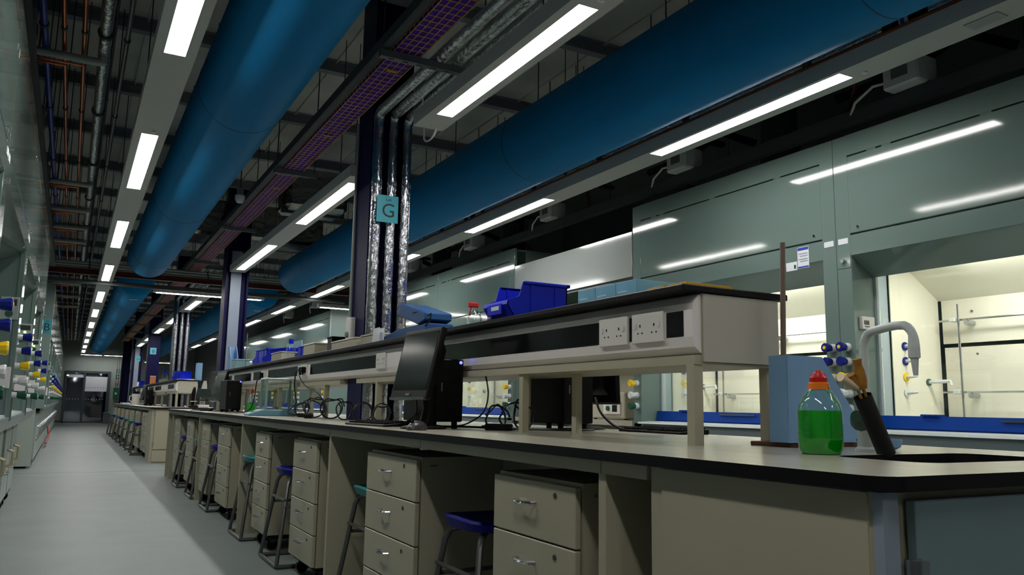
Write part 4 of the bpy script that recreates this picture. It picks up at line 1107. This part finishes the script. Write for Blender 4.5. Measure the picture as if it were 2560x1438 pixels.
for i, (x, y, a) in enumerate(((1.58, 6.2, .3), (1.50, 5.75, -.4), (1.68, 3.2, .6))):
    t = thing('power_brick', ['black power adapter brick among the cable loops by the balance', 'small black plug adapter lying on the bench under the shelf', 'black adapter lying beside the near computer tower'][i], 'adapter', (x, y, BT), a)
    B(-.025, .025, -.06, .06, 0, .03).build('case', BLACK, t, bevel=.005); MB().cyl((0, .06, .015), (0, .085, .015), .006, 8).build('strain_relief', BLACKM, t)
for i, (y, lb) in enumerate(((6.47, 'black plug in the shelf socket behind the balance'), (6.40, 'black plug in the shelf socket nearest the G column'), (8.0, 'black plug in the shelf socket past the balance'))):
    t = thing('mains_plug', lb, 'plug', (1.623, y, 1.262))
    B(-.035, 0, -.024, .024, -.028, .022).build('plug_body', BLACK, t, bevel=.006); MB().cyl((-.02, 0, -.04), (-.02, 0, -.025), .007, 8).build('cable_grip', BLACKM, t)
t = thing('squeezy_bottle', 'small bottle of bright green liquid with red cap behind the far tower', 'bottle', (1.60, 8.35, BT))
MB().lathe([(0, 0), (.036, 0), (.04, .01), (.04, .09), (0, .09)], (0, 0, 0), 18).build('liquid', mat('bright_green_liquid', (20, 190, 40), .2), t, smooth=True)
MB().lathe([(.0405, .088), (.0405, .13), (.025, .17), (.014, .18), (.014, .2), (0, .2)], (0, 0, 0), 18).build('shell', CLEAR, t, smooth=True)
MB().lathe([(0, .19), (.017, .19), (.015, .225), (.006, .24), (0, .24)], (0, 0, 0), 12).build('cap', REDC, t, smooth=True)

# ================================================================== THINGS ON THE NEAR SHELF
ST = SZ1+.021
def picking_bin(loc, rz, L, w, h, label, tilt=0):
    t = thing('picking_bin', label, 'bin', loc, rz)
    # open front faces local +y; L along y, w along x
    side = [(0, 0), (L*.86, 0), (L, h*.40), (L*.98, h*.5), (L*.80, h*.62), (L*.74, h*.97), (L*.72, h), (0, h)]
    for x in (0, w-.006):
        s_ = MB().prism(side, x, x+.006, 'x').build('side_wall', BINBLUE, t)
        for yy in (L*.18, L*.58): B(x-.004, x+.010, yy, yy+.012, .02, h*.95).build('rib', BINBLUE, s_)
    for x in (-.010, w-.006+.0): B(x, x+.016, -.008, L*.72, h-.014, h).build('rim', BINBLUE, t, bevel=.003)
    B(0, w, 0, .006, 0, h).build('rear_wall', BINBLUE, t); B(-.01, w+.01, -.01, .006, h-.014, h).build('rim', BINBLUE, t)
    B(0, w, 0, L*.86, 0, .006).build('bottom', BINBLUE, t)
    MB().prism([(L*.855, 0), (L, h*.40), (L*.985, h*.5), (L*.97, h*.48), (L*.985, h*.40), (L*.84, .006)], .0, w, 'x').build('front_lip', BINBLUE, t)
    l_ = B(w*.2, w*.8, L*.985, L*1.01, h*.16, h*.44).build('label_holder', BINBLUE, t, bevel=.003)
    B(w*.3, w*.62, L*1.01, L*1.012, h*.28, h*.38).build('paper_label', PAPER, l_)
    return t
picking_bin((1.95, 3.07, ST), PI/2, .31, .23, .178, 'large blue plastic picking bin next to the pale blue glove boxes')
t = thing('spray_bottle', 'clear spray bottle with red trigger behind the blue bins', 'bottle', (1.80, 3.72, ST))
MB().lathe([(0, 0), (.034, 0), (.038, .01), (.038, .075), (.03, .10), (.014, .115), (.014, .13), (0, .13)], (0, 0, 0), 18).build('bottle_shell', CLEAR, t, smooth=True)
B(-.035, .02, -.010, .010, .13, .155).build('spray_head', REDC, t, bevel=.004); MB().tube([(-.02, 0, .13), (-.03, 0, .10), (-.026, 0, .085)], .004, 6).build('trigger', REDC, t)
t = thing('red_stopper', 'small red and white stopper lying beside the large blue bin', 'stopper', (1.66, 3.27, ST))
MB().lathe([(0, 0), (.016, 0), (.014, .02), (0, .02)], (0, 0, 0), 12).build('red_half', REDC, t, smooth=True); MB().lathe([(0, .02), (.012, .02), (.012, .032), (0, .034)], (0, 0, 0), 12).build('white_half', WPLAST, t, smooth=True)
for i, (a, b, lb) in enumerate(((2.445, 2.56, 'pale blue glove box next to the large blue bin'), (2.318, 2.442, 'pale blue glove box, middle of the three'), (2.195, 2.315, 'pale blue glove box next to the yellow box'))):
    t = thing('glove_box', lb, 'box', (1.675, a, ST))
    B(0, .22, 0, b-a, 0, .068).build('carton', GLOVE, t, bevel=.001)
    B(-.001, 0, .012, (b-a)*.55, .008, .018).build('print_patch', GLOVET, t); B(-.001, 0, .012+(b-a)*.35, (b-a)*.9, .030, .034).build('print_line', GLOVET, t)
    B(.06, .16, .02, b-a-.02, .068, .0685).build('opening', PAPER, t)
    if i == 2: B(-.0012, -.0002, .006, .042, .006, .022).build('barcode', mat('barcode_grey', (150, 160, 170), .5), t)
t = thing('yellow_box', 'low yellow carton beside the glove boxes', 'box', (1.70, 1.97, ST))
B(0, .20, 0, .20, 0, .032).build('carton', YELB, t, bevel=.001); B(-.001, .2005, .09, .11, 0, .0325).build('tape', mat('tape_ochre', (176, 130, 20), .5), t)
t = thing('slate_device', 'slate blue laboratory device with tilted head on the reagent shelf', 'instrument', (1.70, 4.0, ST))
MB().prism([(0, 0), (.74, 0), (.74, .022), (.66, .04), (.42, .062), (0, .066)], -.05, .11, 'x').build('base', SLATE, t, bevel=.006)
hd = MB().prism([(0, .082), (0, .122), (.36, .205), (.42, .142), (.10, .062)], -.06, .10, 'x').build('head', SLATE, t, bevel=.006)
MB().prism([(.385, .165), (.365, .202), (.43, .212), (.47, .165), (.43, .138)], -.045, .085, 'x').build('eyepiece', SLATED, hd, bevel=.005)
B(-.0615, -.06, .12, .18, .13, .136).build('vent', BLACKM, hd)
MB().cyl((.03, .1, .06), (.03, .1, .10), .03, 12).build('neck', SLATE, t)
MB().tube([(-.05, -.01, .10), (-.05, -.06, .11), (-.05, -.05, .07), (-.05, .02, .05)], .004, 6).build('lead', CABLE, t, smooth=True)
def carton(loc, sx_, sy_, sz_, m, label, name='carton', cat='box', lid=None, rz=0):
    t = thing(name, label, cat, loc, rz)
    B(0, sx_, 0, sy_, 0, sz_).build('body', m, t, bevel=.003)
    B(-.004, sx_+.004, -.004, sy_+.004, sz_, sz_+.012).build('lid', lid or m, t, bevel=.003)
    return t
carton((1.63, 4.75, ST), .12, .30, .055, CREAM, 'cream tray box on the shelf between the slate device and G column')
carton((1.61, 5.10, ST), .055, .55, .05, CREAM, 'long cream box on the shelf in front of the G column')
t = thing('white_card', 'folded white card standing on the shelf in front of the foil pipes', 'card', (1.60, 4.62, ST)); MB().prism([(0, 0), (.12, 0), (.10, .085), (-.01, .085)], 0, .003, 'x').build('leaf', PAPER, t); MB().prism([(0, 0), (.12, 0), (.10, .085), (-.01, .085)], .03, .033, 'x').build('leaf', PAPER, t); B(0, .033, 0, .12, 0, .004).build('base_leaf', PAPER, t)
carton((1.64, 5.75, ST), .12, .12, .10, BLACK, 'small black box on the shelf past the G column', lid=BLACKM)
t = thing('wall_socket', 'white switch box fixed to the side of the G column', 'switch', (1.665, 5.35, 1.40))
B(-.02, .02, 0, .09, .0, .19).build('case', WPLAST, t, bevel=.004); MB().cyl((-.02, .045, .07), (-.035, .045, .07), .02, 12).build('rotary_switch', GALV, t)
FB = [((1.66, 6.3, ST), .25, .34, .09, CREAM, 'open cream tray on the shelf beside the black box'), ((1.66, 7.45, ST), .22, .40, .08, CREAM, 'cream lidded carton on the shelf before the far blue bins')]
for a in FB: carton(*a)
picking_bin((1.74, 6.75, ST), 0, .50, .2, .12, 'blue picking bin on the shelf past the G column')
picking_bin((1.80, 7.9, ST), .2, .55, .2, .16, 'blue picking bin on the shelf by the far monitor')
picking_bin((1.80, 8.75, ST), .0, .75, .22, .20, 'long blue picking bin on the shelf beside the grey-board column')
t = thing('wash_bottle', 'clear wash bottle with blue cap lying on the shelf by the blue bins', 'bottle', (1.70, 7.25, ST))
MB().lathe([(0, 0), (.04, 0), (.042, .02), (.042, .10), (.02, .14), (.018, .15), (0, .15)], (0, 0, 0), 16).build('bottle_shell', CLEAR, t, smooth=True); MB().lathe([(0, .15), (.022, .15), (.022, .19), (0, .19)], (0, 0, 0), 12).build('cap', BINBLUE, t, smooth=True)
t = thing('display_board', 'pale teal board standing on the shelf behind the blue bins', 'board', (1.95, 7.9, ST)); B(0, .012, 0, .62, 0, .24).build('panel', mat('teal_pale', (120, 160, 164), .5), t); B(-.03, .05, .05, .09, 0, .012).build('foot', GALV, t); B(-.03, .05, .52, .56, 0, .012).build('foot', GALV, t)
t = thing('magazine_file', 'pale blue magazine file on the shelf in front of the grey-board column', 'file', (1.68, 10.2, ST))
for x in (0, .08): MB().prism([(0, 0), (.26, 0), (.26, .30), (.13, .30), (0, .16)], x, x+.004, 'x').build('side', FILEB, t)
B(.004, .08, .256, .26, 0, .30).build('spine', FILEB, t); B(.004, .08, 0, .256, 0, .004).build('bottom', FILEB, t)
carton((1.66, 9.75, ST), .16, .25, .11, mat('teal_pale', (120, 160, 164), .5), 'pale teal carton on the shelf beside the magazine file')
t = thing('retort_stand', 'thin retort stand on the shelf beside the pale teal carton', 'stand', (1.75, 9.62, ST)); B(-.05, .05, -.04, .04, 0, .01).build('base', GALV, t); MB().cyl((0, 0, .01), (0, 0, .42), .005, 8).build('rod', STEEL, t, smooth=True)

# ================================================================== FAR BENCH THINGS
picking_bin((1.68, 15.9, ST), 0, .7, .25, .17, 'blue picking bin at the near end of the far shelf')
picking_bin((1.70, 15.45, ST), .2, .40, .2, .13, 'small blue picking bin at the very end of the far shelf')
t = thing('paper_pile', 'heap of white papers lying on the end of the far shelf', 'papers', (1.70, 15.36, ST+.0))
for k in range(5): B(-.04, .24, -.01, .18, .004*k, .003+.004*k).rot('Z', .12*(k-2), (.1, .1, 0)).build('sheet', PAPER if k != 2 else YELB, t)
t = thing('magazine_file', 'pale blue file standing at the end of the far shelf', 'file', (1.97, 15.36, ST))
for x in (0, .08): MB().prism([(0, 0), (.24, 0), (.24, .31), (.0, .31)], x, x+.004, 'x').build('side', FILEB, t)
B(.004, .08, 0, .004, 0, .31).build('spine', FILEB, t); B(.004, .08, .004, .24, 0, .004).build('bottom', FILEB, t)
t = thing('reagent_bottle', 'clear bottle with blue cap on the far shelf', 'bottle', (1.68, 17.9, ST))
MB().lathe([(0, 0), (.06, 0), (.062, .02), (.06, .13), (.03, .17), (.03, .19), (0, .19)], (0, 0, 0), 16).build('bottle_shell', CLEAR, t, smooth=True); MB().lathe([(0, .19), (.045, .19), (.045, .24), (0, .24)], (0, 0, 0), 14).build('cap', BINBLUE, t, smooth=True)
carton((1.66, 18.4, ST), .18, .4, .06, CREAM, 'low cream box on the far shelf past the blue-capped bottle')
carton((1.66, 21.0, ST), .12, .10, .2, mat('orange_card', (220, 140, 90), .5), 'orange and white carton on the far shelf by the flat navy column', lid=PAPER)
picking_bin((1.68, 24.4, ST), 0, .5, .22, .16, 'blue picking bin on the far shelf near its far end')
carton((1.66, 25.2, ST), .2, .4, .13, PAPER, 'white carton on the far shelf near its far end')
monitor((1.46, 20.1, BT), .05, 'black monitor midway along the far bench', h=.34, lift=.11)
tower((1.46, 19.3, BT), 0, 'black computer tower midway along the far bench')
monitor((1.46, 24.0, BT), .05, 'black monitor near the far end of the far bench', h=.34, lift=.11)
tower((1.46, 23.3, BT), 0, 'black computer tower near the far end of the far bench')
t = thing('microscope', 'white and black microscope under a dark cover beside the shelf end', 'microscope', (2.02, 14.75, BT))
B(-.09, .09, -.12, .12, 0, .05).build('base', WPLAST, t, bevel=.01); B(-.04, .04, .04, .11, .05, .33).build('arm', WPLAST, t, bevel=.01)
MB().prism([(-.12, .18), (.12, .18), (.10, .32), (-.10, .32)], -.08, .06).build('dark_cover', mat('dark_green_cover', (12, 40, 36), .6), t)
MB().tube([(0, -.02, .30), (0, -.06, .38), (0, -.1, .46)], [.05, .04, .02], 12).build('eyepiece_tube', WPLAST, t, smooth=True); MB().cyl((0, -.1, .46), (0, -.115, .49), .016, 10).build('eyepiece', BLACK, t)
B(-.07, .07, -.09, .03, .12, .135).build('stage', BLACK, t)
t = thing('microscope', 'dark microscope standing next to the white one on the far bench', 'microscope', (1.86, 14.72, BT))
B(-.07, .07, -.1, .1, 0, .04).build('base', BLACK, t, bevel=.008); B(-.03, .03, .03, .09, .04, .25).build('arm', BLACK, t, bevel=.008); MB().tube([(0, .02, .25), (0, -.06, .34)], [.035, .02], 10).build('eyepiece_tube', BLACK, t, smooth=True); B(-.05, .05, -.07, .03, .1, .112).build('stage', WPLAST, t)
t = thing('white_tray', 'flat pale tray lying on the far bench', 'tray', (1.30, 21.5, BT)); B(0, .3, 0, 1.0, 0, .012).build('base', FILEB, t); B(0, .3, 0, .01, .012, .04).box(0, .3, .99, 1.0, .012, .04).box(0, .01, 0, 1, .012, .04).box(.29, .3, 0, 1, .012, .04).build('rim', PAPER, t)
t = thing('white_tray', 'second pale tray lying nearer the far end of the far bench', 'tray', (1.30, 24.8, BT)); B(0, .3, 0, .9, 0, .012).build('base', FILEB, t); B(0, .3, 0, .01, .012, .04).box(0, .3, .89, .9, .012, .04).box(0, .01, 0, .9, .012, .04).box(.29, .3, 0, .9, .012, .04).build('rim', PAPER, t)
t = thing('white_jug', 'white plastic jug on the far bench by its middle monitor', 'jug', (1.40, 21.2, BT)); MB().lathe([(0, 0), (.08, 0), (.085, .02), (.095, .26), (.09, .26), (.08, .03), (0, .02)], (0, 0, 0), 18).build('body', WPLAST, t, smooth=True); MB().tube([(-.09, 0, .22), (-.14, 0, .2), (-.14, 0, .1), (-.085, 0, .07)], .01, 8).build('handle', WPLAST, t, smooth=True)

# end wall things
for i, (x, z, w_, h_, lb) in enumerate(((1.83, 2.28, .17, .17, 'upper green safety sign on the end wall beside the door'), (1.83, 2.02, .17, .2, 'lower green first aid sign on the end wall beside the door'), (2.12, 2.28, .38, .14, 'wide green exit sign on the end wall'))):
    t = thing('safety_sign', lb, 'sign', (x, YEND-.02, z)); B(-w_/2, w_/2, -.004, .0, -h_/2, h_/2).build('plate', GREENS, t)
    B(-w_*.2, w_*.2, -.006, -.004, -h_*.1, h_*.1).box(-w_*.06, w_*.06, -.0065, -.004, -h_*.28, h_*.28).build('pictogram', PAPER, t)
t = thing('first_aid_box', 'dark green box fixed low on the end wall beside the bench', 'box', (1.80, YEND-.14, 1.05)); B(-.1, .1, 0, .13, 0, .5).build('case', GREENS, t, bevel=.01); B(-.04, .04, -.004, 0, .2, .28).build('mark', PAPER, t)
t = thing('fire_alarm', 'small red alarm unit on the end wall beside the pipes', 'alarm', (1.82, YEND-.06, 1.72)); B(-.06, .06, 0, .05, 0, .1).build('case', EXTRED, t, bevel=.005); B(-.03, .03, -.005, 0, .02, .07).build('face', PAPER, t)
for i, x in enumerate((1.74, 1.82, 1.90)):
    t = thing('wall_pipe', f'thin grey pipe rising on the end wall, {["nearest the door", "middle one", "furthest from the door"][i]}', 'pipe', (x, YEND-.06, .9)); MB().cyl((0, 0, 0), (0, 0, 2.9), .015, 8).build('pipe_run', INSUL, t, smooth=True); B(-.02, .02, 0, .06, .3, .33).box(-.02, .02, 0, .06, 2.2, 2.23).build('clip', GALVD, t)
t = thing('waste_bin', 'grey waste bin standing on the floor beside the glass door', 'bin', (1.50, 39.3, 0)); MB().prism([(-.15, -.12), (.15, -.12), (.15, .12), (-.15, .12)], 0, .42, 'z').build('body', BINGREY, t, bevel=.02); B(-.16, .16, -.13, .13, .42, .46).build('lid', GALV, t, bevel=.01)
t = thing('exit_light', 'small green lit indicator above the glass door', 'light', (-.12, YEND-.06, 2.03)); B(-.05, .05, -.02, .02, -.03, .03).build('case', GREENS, t); B(-.04, .04, -.023, -.02, -.02, .02).build('lit_face', emit('exit_green', (.2, 1, .7), 2.5), t)

# ================================================================== groups of repeats
GROUPS = {'fume_hood': 'fume hoods in the facing rows', 'drawer_pedestal': 'drawer pedestals under the benches', 'lab_stool': 'lab stools at the benches', 'steel_column': 'navy columns along the bench line',
          'light_strip': 'ceiling light strips', 'cross_light': 'crosswise light bars', 'fabric_duct': 'blue fabric ducts', 'slotted_strut': 'struts under the cable basket', 'lagged_pipe': 'foil lagged pipes on the columns',
          'copper_pipe': 'copper pipes over the aisle', 'branch_pipe': 'branch pipes to the aisle hoods', 'damper_box': 'damper boxes above the aisle hoods', 'cable_trunking': 'steel trunking above the hoods',
          'junction_box': 'control boxes above the hood row', 'hood_exhaust': 'hood exhaust spigots', 'service_pipe': 'thin service pipes', 'pipe_bracket': 'brackets above the hood row', 'crossing_pipe': 'pipes crossing between the benches',
          'support_beam': 'sections carrying the crossing pipes', 'ventilation_duct': 'foil wrapped ducts', 'ceiling_camera': 'dome devices by the basket', 'bottle_brush': 'brushes in the black tube', 'monitor': 'monitors on the benches',
          'computer_tower': 'computer towers on the benches', 'keyboard': 'keyboards on the benches', 'power_lead': 'power leads below the shelf', 'cable_loop': 'cable loops on the bench', 'video_lead': 'video leads on the bench',
          'power_brick': 'adapters on the bench', 'mains_plug': 'plugs in the shelf sockets', 'picking_bin': 'blue picking bins on the shelves', 'glove_box': 'glove boxes on the shelf', 'carton': 'cartons on the shelves', 'magazine_file': 'pale blue files',
          'retort_stand': 'retort stands', 'microscope': 'microscopes on the far bench', 'white_tray': 'pale trays on the far bench', 'safety_sign': 'green signs on the end wall', 'wall_pipe': 'pipes on the end wall', 'wheeled_cabinet': 'wheeled cabinets under the aisle hoods',
          'lab_sign': 'cyan lab signs', 'worktop': 'bench worktops', 'bench_frame': 'bench frames', 'reagent_shelf': 'reagent shelves', 'hood_end_panel': 'end panels of hood rows'}
for o in bpy.data.objects:
    if o.parent is None and 'label' in o.keys():
        g = GROUPS.get(o.name.split('.')[0])
        if g: o['group'] = g
